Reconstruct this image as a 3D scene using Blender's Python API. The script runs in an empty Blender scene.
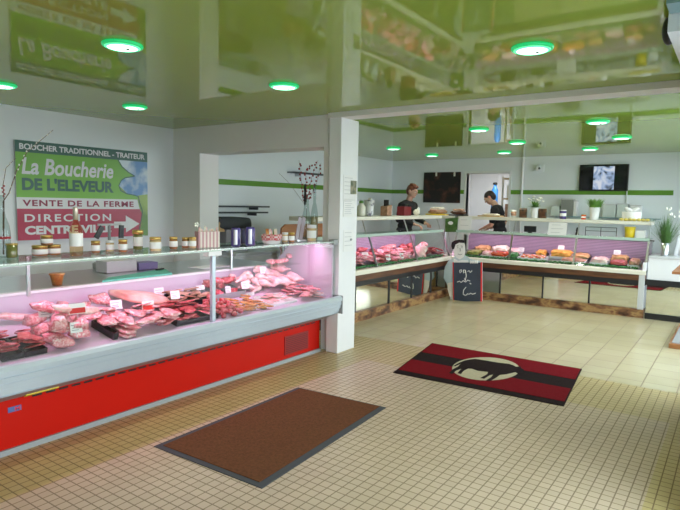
import bpy, bmesh, math, random
from mathutils import Vector, Matrix, noise
random.seed(7)
S = bpy.context.scene
C = S.collection
PI = math.pi
# ------------------------------------------------------------------ camera (calibrated)
FPX = 562.94
YAW, PITCH, ROLL = math.radians(35.197), math.radians(5.194), math.radians(1.143)
EYE = Vector((0, 0, 1.6))
_f = Vector((-math.sin(YAW)*math.cos(PITCH), math.cos(YAW)*math.cos(PITCH), -math.sin(PITCH)))
_r = Vector((math.cos(YAW), math.sin(YAW), 0))
_u = _r.cross(_f)
RIGHT = math.cos(ROLL)*_r + math.sin(ROLL)*_u
UP = -math.sin(ROLL)*_r + math.cos(ROLL)*_u
def ray(px, py): return RIGHT*((px-340)/FPX) + UP*(-(py-255)/FPX) + _f
def onZ(px, py, z): d = ray(px, py); return EYE + d*((z-EYE.z)/d.z)
def onX(px, py, x): d = ray(px, py); return EYE + d*(x/d.x)
def onY(px, py, y): d = ray(px, py); return EYE + d*(y/d.y)
def onPlane(px, py, p, n):
    d = ray(px, py); n = Vector(n); return EYE + d*((Vector(p)-EYE).dot(n)/d.dot(n))
cd = bpy.data.cameras.new('camera'); cam = bpy.data.objects.new('camera', cd); C.objects.link(cam)
cd.sensor_width = 36; cd.lens = 36*FPX/680; cd.clip_start = 0.02
m = Matrix((RIGHT, UP, -_f)).transposed().to_4x4(); m.translation = EYE; cam.matrix_world = m
S.camera = cam
# ------------------------------------------------------------------ materials
def nodes(name):
    m = bpy.data.materials.new(name); m.use_nodes = True
    nt = m.node_tree; b = nt.nodes['Principled BSDF']
    return m, nt, b
def N(nt, t, **kw):
    n = nt.nodes.new(t)
    for k, v in kw.items():
        if k.startswith('i_'): n.inputs[k[2:].replace('_', ' ')].default_value = v
        else: setattr(n, k, v)
    return n
def c4(c): return (c[0], c[1], c[2], 1)
def mat(name, col, rough=.5, metal=0, var=.12, scale=8, bump=0, spec=None, coat=0, trans=0, emit=None, es=0, bscale=None, sub=0):
    """plain procedural material: a colour broken up by a little noise"""
    m, nt, b = nodes(name)
    tc = N(nt, 'ShaderNodeTexCoord'); nz = N(nt, 'ShaderNodeTexNoise', i_Scale=scale, i_Detail=3.0)
    nt.links.new(tc.outputs['Object'], nz.inputs['Vector'])
    mx = N(nt, 'ShaderNodeMix', data_type='RGBA')
    mx.inputs['A'].default_value = c4([max(0, x*(1-var)) for x in col]); mx.inputs['B'].default_value = c4([min(1, x*(1+var)) for x in col])
    nt.links.new(nz.outputs['Fac'], mx.inputs['Factor']); nt.links.new(mx.outputs['Result'], b.inputs['Base Color'])
    b.inputs['Roughness'].default_value = rough; b.inputs['Metallic'].default_value = metal
    if spec is not None: b.inputs['Specular IOR Level'].default_value = spec
    b.inputs['Coat Weight'].default_value = coat; b.inputs['Transmission Weight'].default_value = trans
    if sub: b.inputs['Subsurface Weight'].default_value = sub; b.inputs['Subsurface Scale'].default_value = .01
    if emit: b.inputs['Emission Color'].default_value = c4(emit); b.inputs['Emission Strength'].default_value = es
    if bump:
        n2 = N(nt, 'ShaderNodeTexNoise', i_Scale=bscale or scale*6, i_Detail=4.0); nt.links.new(tc.outputs['Object'], n2.inputs['Vector'])
        bp = N(nt, 'ShaderNodeBump', i_Strength=bump, i_Distance=.01); nt.links.new(n2.outputs['Fac'], bp.inputs['Height']); nt.links.new(bp.outputs['Normal'], b.inputs['Normal'])
    return m
def blotch(name, cols, scale=6, rough=.5, detail=4, stretch=(1, 1, 1), bump=0, rnd=True, coat=0, distort=0):
    """noise through a colour ramp, shifted per object"""
    m, nt, b = nodes(name)
    tc = N(nt, 'ShaderNodeTexCoord'); mp = N(nt, 'ShaderNodeMapping'); mp.inputs['Scale'].default_value = stretch
    nt.links.new(tc.outputs['Object'], mp.inputs['Vector'])
    if rnd:
        oi = N(nt, 'ShaderNodeObjectInfo'); sc = N(nt, 'ShaderNodeMath', operation='MULTIPLY'); sc.inputs[1].default_value = 40
        nt.links.new(oi.outputs['Random'], sc.inputs[0]); cb = N(nt, 'ShaderNodeCombineXYZ')
        for k in 'XYZ': nt.links.new(sc.outputs[0], cb.inputs[k])
        nt.links.new(cb.outputs[0], mp.inputs['Location'])
    nz = N(nt, 'ShaderNodeTexNoise', i_Scale=scale, i_Detail=float(detail), i_Distortion=float(distort)); nt.links.new(mp.outputs[0], nz.inputs['Vector'])
    rp = N(nt, 'ShaderNodeValToRGB'); e = rp.color_ramp.elements
    for i, (p, c) in enumerate(cols):
        el = e[i] if i < 2 else e.new(p)
        el.position = p; el.color = c4(c)
    nt.links.new(nz.outputs['Fac'], rp.inputs['Fac']); nt.links.new(rp.outputs[0], b.inputs['Base Color'])
    b.inputs['Roughness'].default_value = rough; b.inputs['Coat Weight'].default_value = coat
    if bump:
        bp = N(nt, 'ShaderNodeBump', i_Strength=bump, i_Distance=.01); nt.links.new(nz.outputs['Fac'], bp.inputs['Height']); nt.links.new(bp.outputs['Normal'], b.inputs['Normal'])
    return m
def glass(name, tint=(1, 1, 1), refl=1.0, ior=1.45):
    """thin clear pane: transparent, with a mirror reflection by Fresnel"""
    m, nt, b = nodes(name); nt.nodes.remove(b)
    t = N(nt, 'ShaderNodeBsdfTransparent'); t.inputs[0].default_value = c4(tint)
    g = N(nt, 'ShaderNodeBsdfGlossy'); g.inputs['Roughness'].default_value = .01
    lw = N(nt, 'ShaderNodeLayerWeight', i_Blend=.5); pw = N(nt, 'ShaderNodeMath', operation='POWER'); pw.inputs[1].default_value = 5
    nt.links.new(lw.outputs['Facing'], pw.inputs[0])
    k = N(nt, 'ShaderNodeMath', operation='MULTIPLY_ADD', use_clamp=True); k.inputs[1].default_value = .6*refl; k.inputs[2].default_value = .02*refl; nt.links.new(pw.outputs[0], k.inputs[0])
    mx = N(nt, 'ShaderNodeMixShader'); nt.links.new(k.outputs[0], mx.inputs[0]); nt.links.new(t.outputs[0], mx.inputs[1]); nt.links.new(g.outputs[0], mx.inputs[2])
    nt.links.new(mx.outputs[0], nt.nodes['Material Output'].inputs[0])
    return m
def tiles(name, size, off, cols, grout, gw, rough, bump=.3, var=.5):
    """square ceramic tiles laid on the world grid, each a little different, with grout lines"""
    m, nt, b = nodes(name)
    tc = N(nt, 'ShaderNodeTexCoord'); mp = N(nt, 'ShaderNodeMapping'); mp.inputs['Location'].default_value = (off[0], off[1], 0)
    nt.links.new(tc.outputs['Object'], mp.inputs['Vector'])
    br = N(nt, 'ShaderNodeTexBrick', offset=0.0, squash=1.0)
    br.inputs['Color1'].default_value = c4(cols[0]); br.inputs['Color2'].default_value = c4(cols[1]); br.inputs['Mortar'].default_value = c4(grout)
    br.inputs['Scale'].default_value = 1; br.inputs['Mortar Size'].default_value = gw/2; br.inputs['Mortar Smooth'].default_value = .1
    br.inputs['Brick Width'].default_value = size; br.inputs['Row Height'].default_value = size
    nt.links.new(mp.outputs[0], br.inputs['Vector'])
    nz = N(nt, 'ShaderNodeTexNoise', i_Scale=1.7, i_Detail=5.0); nt.links.new(tc.outputs['Object'], nz.inputs['Vector'])
    mr = N(nt, 'ShaderNodeMapRange'); mr.inputs['To Min'].default_value = 1-var*.35; mr.inputs['To Max'].default_value = 1+var*.25; nt.links.new(nz.outputs['Fac'], mr.inputs['Value'])
    ml = N(nt, 'ShaderNodeMix', data_type='RGBA', blend_type='MULTIPLY'); ml.inputs['Factor'].default_value = 1
    nt.links.new(br.outputs['Color'], ml.inputs['A']); nt.links.new(mr.outputs[0], ml.inputs['B']); nt.links.new(ml.outputs['Result'], b.inputs['Base Color'])
    rr = N(nt, 'ShaderNodeMapRange'); rr.inputs['To Min'].default_value = rough; rr.inputs['To Max'].default_value = .8; nt.links.new(br.outputs['Fac'], rr.inputs['Value']); nt.links.new(rr.outputs[0], b.inputs['Roughness'])
    bp = N(nt, 'ShaderNodeBump', i_Strength=bump, i_Distance=.003, invert=True); nt.links.new(br.outputs['Fac'], bp.inputs['Height']); nt.links.new(bp.outputs['Normal'], b.inputs['Normal'])
    return m
def flat(name, col, rough=.6, emit=0, metal=0): return mat(name, col, rough, metal, var=.04, scale=5, emit=col if emit else None, es=emit)
M = {}
M['wall'] = mat('wall_paint', (.77, .81, .85), .5, var=.04, scale=1.5)
M['wallwarm'] = mat('partition_paint', (.74, .735, .715), .5, var=.04, scale=1.5)
M['white'] = flat('white_paint', (.78, .79, .80), .4)
M['offwhite'] = flat('cream_laminate', (.74, .72, .62), .35)
M['green'] = mat('stripe_green', (.12, .28, .03), .25, var=.08)
M['ceil'] = mat('stretch_ceiling_green', (.30, .41, .065), .035, var=.03, scale=.8, spec=.28)
M['black'] = flat('black_plastic', (.012, .012, .014), .35)
M['dark'] = flat('dark_grey_rubber', (.05, .055, .065), .7)
M['steel'] = mat('brushed_steel', (.55, .57, .58), .3, 1, var=.08, scale=20)
M['alu'] = mat('blue_grey_aluminium', (.52, .60, .66), .32, .35, var=.03)
M['greyp'] = flat('grey_plastic', (.30, .31, .32), .5)
M['lightgrey'] = flat('light_grey_laminate', (.52, .53, .54), .4)
M['red'] = mat('red_lacquer', (.55, .010, .004), .35, var=.05, scale=3, spec=.18)
M['redgrille'] = mat('red_grille', (.30, .012, .010), .5)
M['yellow'] = flat('yellow_sticker', (.72, .6, .05), .5)
M['lilac'] = flat('tube_tinted_liner', (.58, .52, .60), .3)  # lilac cast of the pink tubes is put into the base colour
M['glass'] = glass('clear_glass', (.97, .99, .98))
M['gglass'] = glass('green_edged_glass', (.80, .93, .86), 1.2)
M['gedge'] = mat('glass_edge_green', (.42, .55, .48), .15, var=.05)
M['mirror'] = mat('mirror', (.86, .87, .80), .02, 1, var=.01)
M['wood'] = blotch('dark_wood', [(.3, (.055, .020, .010)), (.7, (.15, .06, .025))], 3, .4, stretch=(1, 1, 9), rnd=False)
M['woodlight'] = blotch('light_wood', [(.3, (.45, .28, .12)), (.7, (.62, .42, .2))], 3, .5, stretch=(1, 1, 8), rnd=False)
M['woodred'] = blotch('red_brown_wood', [(.3, (.25, .09, .03)), (.7, (.40, .17, .06))], 3, .4, stretch=(1, 6, 6), rnd=False)
M['plinth'] = blotch('mottled_brown_stone', [(.36, (.05, .02, .012)), (.48, (.20, .09, .04)), (.58, (.36, .22, .09)), (.70, (.15, .05, .025))], 5, .35, rnd=False, stretch=(1, 1, 2.2))
M['brownmat'] = mat('brown_carpet_pile', (.155, .062, .030), .95, var=.45, scale=60, bump=.8, bscale=250, spec=.1)
M['redmat'] = mat('red_carpet_pile', (.17, .003, .008), .95, var=.3, scale=50, bump=.6, bscale=220, spec=.1)
M['blackmat'] = mat('black_carpet_pile', (.018, .010, .010), .95, var=.3, scale=50, bump=.6, bscale=220, spec=.1)
M['creammat'] = mat('cream_carpet_pile', (.50, .44, .30), .95, var=.2, scale=50, bump=.6, bscale=220, spec=.1)
M['paper'] = flat('white_paper', (.80, .80, .79), .7)
M['ink'] = flat('grey_ink', (.18, .18, .2), .8)
M['redink'] = flat('red_ink', (.65, .03, .03), .7)
M['gold'] = mat('gold_tin_lid', (.62, .42, .13), .3, .9, var=.1)
M['jar'] = mat('preserve_in_jar', (.33, .15, .06), .12, var=.35, scale=25, coat=.8)
M['jarpale'] = mat('pale_preserve_in_jar', (.55, .42, .22), .12, var=.25, scale=25, coat=.8)
M['olive'] = mat('olive_preserve_in_jar', (.16, .17, .05), .1, var=.3, scale=25, coat=.8)
M['cgreen'] = mat('cutting_board_green', (.08, .42, .30), .45, var=.06)
M['skin'] = mat('skin', (.56, .33, .24), .5, var=.08, sub=.15)
M['hairred'] = mat('auburn_hair', (.11, .03, .012), .5, var=.4, scale=60)
M['hairdark'] = mat('dark_brown_hair', (.022, .014, .010), .55, var=.4, scale=60)
M['cloth'] = mat('black_cloth', (.012, .012, .015), .85, var=.2, scale=30)
M['trouser'] = mat('charcoal_trousers', (.03, .03, .035), .85, var=.2, scale=30)
M['leaf'] = blotch('leaf_green', [(.3, (.05, .16, .02)), (.7, (.16, .34, .05))], 12, .5)
M['leafdark'] = blotch('dark_leaf_green', [(.3, (.03, .09, .02)), (.7, (.09, .2, .04))], 12, .5)
M['petal'] = flat('white_petals', (.8, .8, .72), .6)
M['twig'] = mat('bare_twig', (.14, .08, .05), .8, var=.3, scale=40)
M['berry'] = mat('red_berries', (.30, .012, .02), .35, var=.3, scale=60)
M['bottleglass'] = glass('bottle_glass', (.80, .87, .86), 2.6)
M['rose'] = glass('rose_wine_bottle', (.94, .80, .60), 2.0)
# meat
M['pork'] = blotch('raw_pork', [(.30, (.58, .13, .15)), (.45, (.72, .25, .27)), (.56, (.79, .42, .42)), (.64, (.86, .70, .67))], 26, .3, coat=.35, bump=.35, distort=1.2)
M['porkpale'] = blotch('pale_raw_pork', [(.32, (.70, .28, .28)), (.5, (.80, .46, .44)), (.66, (.85, .62, .58))], 20, .32, coat=.3, bump=.2, distort=.5)
M['beef'] = blotch('raw_beef', [(.34, (.30, .02, .03)), (.52, (.48, .06, .07)), (.68, (.60, .24, .22))], 28, .3, coat=.35, bump=.35, distort=1.2)
M['slab'] = blotch('salmon_pink_belly', [(.35, (.70, .30, .24)), (.55, (.80, .44, .36)), (.7, (.86, .62, .52))], 9, .35, coat=.2, bump=.15)
M['chicken'] = blotch('raw_poultry_skin', [(.32, (.70, .36, .36)), (.5, (.82, .55, .53)), (.68, (.88, .72, .66))], 10, .35, coat=.25, bump=.25)
M['marinade'] = blotch('orange_marinade', [(.35, (.40, .12, .025)), (.55, (.62, .26, .06)), (.7, (.70, .42, .16))], 18, .35, coat=.3, bump=.3)
M['tan'] = blotch('cooked_tan_meat', [(.35, (.34, .16, .09)), (.55, (.50, .27, .17)), (.7, (.62, .42, .3))], 14, .4, coat=.2, bump=.2)
M['tomato'] = mat('tomato_red', (.62, .07, .025), .2, var=.2, scale=12, coat=.5)
M['cream'] = blotch('creamy_salad', [(.35, (.66, .58, .46)), (.6, (.82, .78, .68))], 20, .4, bump=.4)
M['orange'] = blotch('orange_gratin', [(.35, (.58, .24, .03)), (.6, (.76, .42, .08))], 20, .5, bump=.4)
M['pesto'] = blotch('green_salad', [(.35, (.10, .15, .02)), (.6, (.34, .34, .08))], 24, .5, bump=.5)
M['pastry'] = blotch('baked_crust', [(.35, (.42, .22, .08)), (.6, (.66, .44, .2))], 12, .5, bump=.3)
M['parsley'] = mat('parsley_green', (.05, .20, .06), .6, var=.4, scale=40)
M['traywhite'] = flat('white_tray', (.74, .74, .75), .3)
# ------------------------------------------------------------------ object helpers
class MB:
    def __init__(s): s.v = []; s.f = []; s.mi = []
    def add(s, vs, fs, mi=0):
        o = len(s.v); s.v += [Vector(v) for v in vs]; s.f += [[i+o for i in f] for f in fs]; s.mi += [mi]*len(fs); return s
    def box(s, x0, x1, y0, y1, z0, z1, mi=0):
        return s.add([(x0,y0,z0),(x1,y0,z0),(x1,y1,z0),(x0,y1,z0),(x0,y0,z1),(x1,y0,z1),(x1,y1,z1),(x0,y1,z1)],
                     [(3,2,1,0),(4,5,6,7),(0,1,5,4),(1,2,6,5),(2,3,7,6),(3,0,4,7)], mi)
    def cbox(s, c, d, rot=None, mi=0):
        vs = [Vector((a*d[0]/2, b*d[1]/2, e*d[2]/2)) for e in (-1,1) for a, b in ((-1,-1),(1,-1),(1,1),(-1,1))]
        if rot is not None: vs = [rot @ v for v in vs]
        c = Vector(c)
        return s.add([v+c for v in vs], [(3,2,1,0),(4,5,6,7),(0,1,5,4),(1,2,6,5),(2,3,7,6),(3,0,4,7)], mi)
    def prism(s, pts, vec, mi=0):
        n = len(pts); vec = Vector(vec); a = [Vector(p) for p in pts]; b = [p+vec for p in a]
        nrm = Vector((0,0,0))
        for i in range(n): nrm += a[i].cross(a[(i+1) % n])
        fl = nrm.dot(vec) > 0
        f = [list(range(n))[::-1] if fl else list(range(n)), list(range(n, 2*n)) if fl else list(range(n, 2*n))[::-1]]
        for i in range(n):
            j = (i+1) % n; q = (i, j, j+n, i+n); f.append(q if fl else q[::-1])
        return s.add(a+b, f, mi)
    def lathe(s, prof, c=(0,0,0), n=20, mi=0, sx=1, sy=1):
        c = Vector(c); vs = []; fs = []
        for r, z in prof:
            for k in range(n):
                a = 2*PI*k/n; vs.append(c+Vector((r*math.cos(a)*sx, r*math.sin(a)*sy, z)))
        for i in range(len(prof)-1):
            for k in range(n):
                j = (k+1) % n; fs.append((i*n+k, i*n+j, (i+1)*n+j, (i+1)*n+k))
        fs.append(list(range(n))[::-1]); L = (len(prof)-1)*n; fs.append([L+k for k in range(n)])
        return s.add(vs, fs, mi)
    def tube(s, pts, r, n=8, mi=0):
        pts = [Vector(p) for p in pts]; R = r if isinstance(r, (list, tuple)) else [r]*len(pts)
        vs = []; fs = []
        ref = None
        for i, p in enumerate(pts):
            t = (pts[min(i+1, len(pts)-1)]-pts[max(i-1, 0)]).normalized()
            if ref is None: ref = Vector((0,0,1)) if abs(t.z) < .9 else Vector((1,0,0))
            a = (ref - t*ref.dot(t)).normalized(); b = t.cross(a); ref = a
            for k in range(n):
                g = 2*PI*k/n; vs.append(p+(a*math.cos(g)+b*math.sin(g))*R[i])
        for i in range(len(pts)-1):
            for k in range(n):
                j = (k+1) % n; fs.append((i*n+k, i*n+j, (i+1)*n+j, (i+1)*n+k))
        fs.append(list(range(n))[::-1]); L = (len(pts)-1)*n; fs.append([L+k for k in range(n)])
        return s.add(vs, fs, mi)
    def ell(s, c, r, rot=None, nu=14, nv=9, mi=0):
        c = Vector(c); vs = [Vector((0,0,-r[2]))]; fs = []
        for i in range(1, nv):
            t = -PI/2+PI*i/nv
            for k in range(nu):
                a = 2*PI*k/nu; vs.append(Vector((r[0]*math.cos(t)*math.cos(a), r[1]*math.cos(t)*math.sin(a), r[2]*math.sin(t))))
        vs.append(Vector((0,0,r[2]))); T = len(vs)-1
        for k in range(nu):
            j = (k+1) % nu; fs.append((0, 1+j, 1+k)); fs.append((T, 1+(nv-2)*nu+k, 1+(nv-2)*nu+j))
            for i in range(nv-2): fs.append((1+i*nu+k, 1+i*nu+j, 1+(i+1)*nu+j, 1+(i+1)*nu+k))
        if rot is not None: vs = [rot @ v for v in vs]
        return s.add([v+c for v in vs], fs, mi)
    def mesh(s, name, mats, smooth=False):
        me = bpy.data.meshes.new(name); me.from_pydata([tuple(v) for v in s.v], [], [tuple(f) for f in s.f])
        for mm in (mats if isinstance(mats, (list, tuple)) else [mats]): me.materials.append(mm)
        for p, i in zip(me.polygons, s.mi): p.material_index = i; p.use_smooth = smooth
        me.validate(); me.update()
        return me
    def build(s, name, mats, parent=None, smooth=False, bev=0, label=None, auto=None):
        o = bpy.data.objects.new(name, s.mesh(name, mats, smooth)); C.objects.link(o)
        if parent is not None:
            o.parent = parent
            o.location = -parent.location if parent.type == 'EMPTY' and parent.get('abs') else (0, 0, 0)
        if bev:
            b = o.modifiers.new('bevel', 'BEVEL'); b.width = bev; b.segments = 2; b.limit_method = 'ANGLE'
        if label: o['label'] = label
        return o
def tag(o, label, cat, group=None, kind=None):
    o['label'] = label; o['category'] = cat
    if group: o['group'] = group
    if kind: o['kind'] = kind
    return o
def thing(name, label, cat, loc=(0,0,0), rz=0, group=None):
    """an Empty at the thing's base; parts are built in its local frame"""
    o = bpy.data.objects.new(name, None); C.objects.link(o); o.empty_display_size = .05
    o.location = loc; o.rotation_euler = (0, 0, rz)
    return tag(o, label, cat, group)
def athing(name, label, cat, loc, group=None):
    """same, but its parts are written in world coordinates"""
    o = thing(name, label, cat, loc, 0, group); o['abs'] = 1; return o
def clean_abs():
    for o in bpy.data.objects:
        if 'abs' in o: del o['abs']
def struct(name, mb, m, label=None, bev=0):
    o = mb.build(name, m, bev=bev); o['kind'] = 'structure'
    if label: o['label'] = label
    return o
def dup(o, label=None, loc=None, rot=None, scale=None, group=None):
    r = o.copy(); C.objects.link(r)
    for ch in o.children:
        c = ch.copy(); C.objects.link(c); c.parent = r
        for g in ch.children:
            d = g.copy(); C.objects.link(d); d.parent = c
    if label: r['label'] = label
    if group: r['group'] = group
    if loc is not None: r.location = loc
    if rot is not None: r.rotation_euler = rot
    if scale is not None: r.scale = scale
    return r
def realize(o):
    """bake the modifiers of o into its mesh"""
    dg = bpy.context.evaluated_depsgraph_get(); dg.update()
    me = bpy.data.meshes.new_from_object(o.evaluated_get(dg)); o.modifiers.clear(); o.data = me
    return o
def text_geo(body, w=None, h=None, extrude=.0015, bold=0, shear=0, spacing=1.0):
    cu = bpy.data.curves.new('lettering', 'FONT'); cu.body = body; cu.size = 1; cu.extrude = 0; cu.offset = bold; cu.shear = shear; cu.space_character = spacing
    cu.resolution_u = 4
    o = bpy.data.objects.new('lettering', cu); C.objects.link(o)
    dg = bpy.context.evaluated_depsgraph_get(); dg.update()
    me = bpy.data.meshes.new_from_object(o.evaluated_get(dg))
    vs = [v.co.copy() for v in me.vertices]; fs = [list(p.vertices) for p in me.polygons]
    bpy.data.objects.remove(o); bpy.data.curves.remove(cu); bpy.data.meshes.remove(me)
    x0 = min(v.x for v in vs); x1 = max(v.x for v in vs); y0 = min(v.y for v in vs); y1 = max(v.y for v in vs)
    sx = w/(x1-x0) if w else None; sy = h/(y1-y0) if h else None
    sx = sx or sy; sy = sy or sx
    out = [Vector(((v.x-x0)*sx, (v.y-y0)*sy, extrude)) for v in vs]
    return out, fs
def put_text(mb, body, origin, ex, ey, w=None, h=None, lift=.002, bold=0, shear=0, spacing=1.0, mi=0):
    ex = Vector(ex); ey = Vector(ey); ez = ex.cross(ey); o = Vector(origin)
    vs, fs = text_geo(body, w, h, lift, bold, shear, spacing)
    return mb.add([o+ex*v.x+ey*v.y+ez*v.z for v in vs], fs, mi)
# ================================================================== THE SETTING
XL, YB, ZC = -6.18, 10.65, 2.54
TS = .0634
M['tilepink'] = tiles('floor_tile_beige', TS, (.02, .01), ((.52, .405, .285), (.57, .445, .32)), (.25, .185, .12), .0075, .30)
M['tileyellow'] = tiles('floor_tile_yellow', TS, (.02, .01), ((.48, .37, .165), (.52, .405, .195)), (.23, .165, .08), .0075, .30)
M['tilebig'] = tiles('floor_tile_large', .283, (.06, .10), ((.52, .445, .275), (.56, .485, .31)), (.25, .19, .11), .011, .22, .2)
M['pave'] = mat('outdoor_pavement', (.42, .42, .42), .9, var=.15)
struct('floor', MB().box(-3.06, -.32, -1.6, 4.82, -.05, 0), M['tilepink'])
fb = MB().box(XL, -3.06, -1.6, 5.66, -.05, 0).box(-3.06, -.13, 4.82, 5.66, -.05, 0).box(-.32, .03, -1.6, 4.82, -.05, 0)
struct('floor', fb, M['tileyellow'])
struct('floor', MB().box(XL, .03, 5.66, 13.2, -.05, 0), M['tilebig'])
struct('ground', MB().box(.03, 14, -8, 18, -.25, -.15), M['pave'])
struct('ceiling', MB().box(XL-.2, .03, -1.7, YB+.1, ZC, ZC+.06), M['ceil'])
struct('ceiling', MB().box(-5.6, -2.4, YB+.1, 13.3, 2.6, 2.66), M['white'])
struct('wall_left', MB().box(XL-.2, XL, -1.7, YB+.15, 0, ZC), M['wall'])
struct('wall_front', MB().box(XL, .03, -1.7, -1.55, 0, ZC), M['wall'])
wb = MB().box(XL, -4.47, YB, YB+.12, 0, ZC).box(-3.61, .03, YB, YB+.12, 0, ZC).box(-4.47, -3.61, YB, YB+.12, 2.25, ZC)
struct('wall_back', wb, M['wall'])
# room behind the doorway
struct('wall_left', MB().box(-5.5, -5.4, YB+.12, 13.2, 0, 2.6), M['white'])
struct('wall_right', MB().box(-2.6, -2.5, YB+.12, 13.2, 0, 2.6), M['white'])
struct('wall_back', MB().box(-5.5, -2.5, 13.1, 13.2, 0, 2.6), M['white'])
dr = struct('door_1', MB().box(-4.51, -4.47, YB-.02, YB+.14, 0, 2.25).box(-3.61, -3.57, YB-.02, YB+.14, 0, 2.25).box(-4.51, -3.57, YB-.02, YB+.14, 2.25, 2.29), M['white'])
# street side wall with a doorway (where the photographer stands) and two shop windows
XR = -.13
wr = MB().box(XR, .03, -1.6, -.6, 0, ZC).box(-.02, .05, -.6, 3.35, 2.32, ZC).box(-.02, .05, .75, 1.8, 0, 2.32).box(XR, .03, 3.35, 5.4, 0, ZC)
wr.box(XR, .03, 5.4, 9.9, 0, .1).box(XR, .03, 5.4, 9.9, 2.42, ZC).box(XR, .03, 9.9, YB+.12, 0, ZC)
struct('wall_right', wr, M['wall'])
def window(n, y0, y1, z0, z1, mull, XW):
    fr = MB()
    fr.box(XW, XW+.06, y0, y1, z0, z0+.05).box(XW, XW+.06, y0, y1, z1-.05, z1)
    for y in [y0]+mull+[y1-.05]: fr.box(XW, XW+.06, y, y+.05, z0+.05, z1-.05)
    w = struct('window_%d' % n, fr, M['alu'])
    ys = [y0]+mull+[y1-.05]
    for a, b in zip(ys[:-1], ys[1:]): MB().box(XW+.027, XW+.033, a+.05, b, z0+.05, z1-.05).build('pane', M['glass'], w)
window(1, 1.8, 3.35, 0, 2.32, [], -.02)
window(2, 5.4, 9.9, .1, 2.42, [6.5, 7.6, 8.75], -.06)
# header over the shop window, with a blue-grey end
struct('trim_1', MB().box(-.33, XR, 3.06, 4.78, 2.42, ZC), M['wall'])
struct('trim_2', MB().box(-.325, XR, 2.9, 3.055, 2.50, ZC), mat('shutter_box_teal', (.22, .36, .40), .4))
# partition with the serving opening, pillar and beam
pt = MB().box(XL, -5.66, 4.88, 5.2, 0, ZC).box(-5.66, -3.68, 4.88, 5.2, 2.205, ZC).box(-3.68, -3.575, 4.88, 5.2, 0, ZC)
struct('wall_partition', pt, M['wallwarm'])
pil = struct('pillar', MB().box(-3.57, -3.42, 4.83, 5.155, 0, 2.49), M['white'], bev=.003)
struct('beam', MB().box(-3.575, XR, 4.80, 5.03, 2.49, ZC), M['wallwarm'])
struct('trim_3', MB().box(-3.582, -3.571, 4.865, 4.88, 0, 2.49), M['greyp'])
# green tile course round the room behind
gs = MB().box(XL, XL+.012, 5.2, YB, 1.845, 1.925)
struct('trim_4', gs, M['green'])
struct('trim_5', MB().box(XL+.012, -4.51, YB-.012, YB, 1.845, 1.925).box(-3.57, -.9, YB-.012, YB, 1.845, 1.925), M['green'])
struct('baseboard_left', MB().box(XL, XL+.012, -1.5, 4.9, 0, .08), M['greyp'])
def _pt(px, py): return onY(px, py, YB-.02)
cx = _pt(524, 150).x
struct('trim_6', MB().tube([(cx, YB-.03, 0), (cx, YB-.03, ZC)], .022, 10), M['white'])
# staff platform behind the far counters
struct('floor', MB().box(-5.5, -4.98, 6.0, YB, 0, .06).box(-4.98, -1.1, 10.12, YB, 0, .06), M['greyp'])
# ------------------------------------------------------------------ ceiling lights
M['ring'] = mat('green_glass_ring', (.02, .55, .20), .15, var=.02, emit=(.01, .62, .17), es=.55)
M['ringin'] = mat('pale_green_glass_ring', (.2, .8, .45), .15, var=.02, emit=(.10, .95, .40), es=1.1)
M['led'] = mat('led_lens', (.9, .95, .9), .3, var=.02, emit=(.72, 1, .86), es=3.2)
def ceiling_light():
    t = thing('ceiling_light', 'x', 'ceiling light')
    MB().lathe([(.118, 0), (.122, -.006), (.118, -.016), (.106, -.020), (.102, -.010), (.102, 0)], n=36).build('ring', M['ring'], t, True)
    MB().lathe([(.100, -.008), (.105, -.020), (.090, -.026), (.086, -.014)], n=36).build('inner_ring', M['ringin'], t, True)
    MB().lathe([(.0005, -.010), (.086, -.010), (.089, -.022), (.06, -.027), (.0005, -.028)], n=30).build('lens', M['led'], t, True)
    MB().cbox((.025, .02, -.030), (.016, .016, .008)).build('sensor', M['black'], t)
    return t
LP = [(-3.13, 2.1, 'large green ringed ceiling light in front of the wall sign'),
      (-5.05, 3.52, 'green ringed ceiling light near the top right corner of the wall sign'),
      (-5.11, 2.28, 'green ringed ceiling light at the far left, left of the sign'),
      (-3.05, 3.5, 'green ringed ceiling light over the red counter, before the serving opening'),
      (-1.06, 3.42, 'large green ringed ceiling light alone in front of the beam'),
      (-2.66, 6.65, 'green ringed ceiling light just behind the beam, above the doorway'),
      (-1.31, 6.61, 'green ringed ceiling light just behind the beam, above the television'),
      (-1.32, 8.19, 'green ringed ceiling light in the second row behind the beam, above the television'),
      (-2.69, 8.2, 'green ringed ceiling light in the second row behind the beam, above the conduit'),
      (-4.76, 8.23, 'green ringed ceiling light beside the pillar, over the far left counter'),
      (-4.75, 9.64, 'green ringed ceiling light above the black picture on the back wall'),
      (-3.36, 9.58, 'green ringed ceiling light close above the open doorway'),
      (-1.98, 9.54, 'green ringed ceiling light in the last row, nearest the television')]
L0 = ceiling_light()
for i, (x, y, lb) in enumerate(LP):
    o = L0 if i == 0 else dup(L0)
    o.location = (x, y, ZC); o['label'] = lb; o['group'] = 'green ringed ceiling lights'
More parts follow.
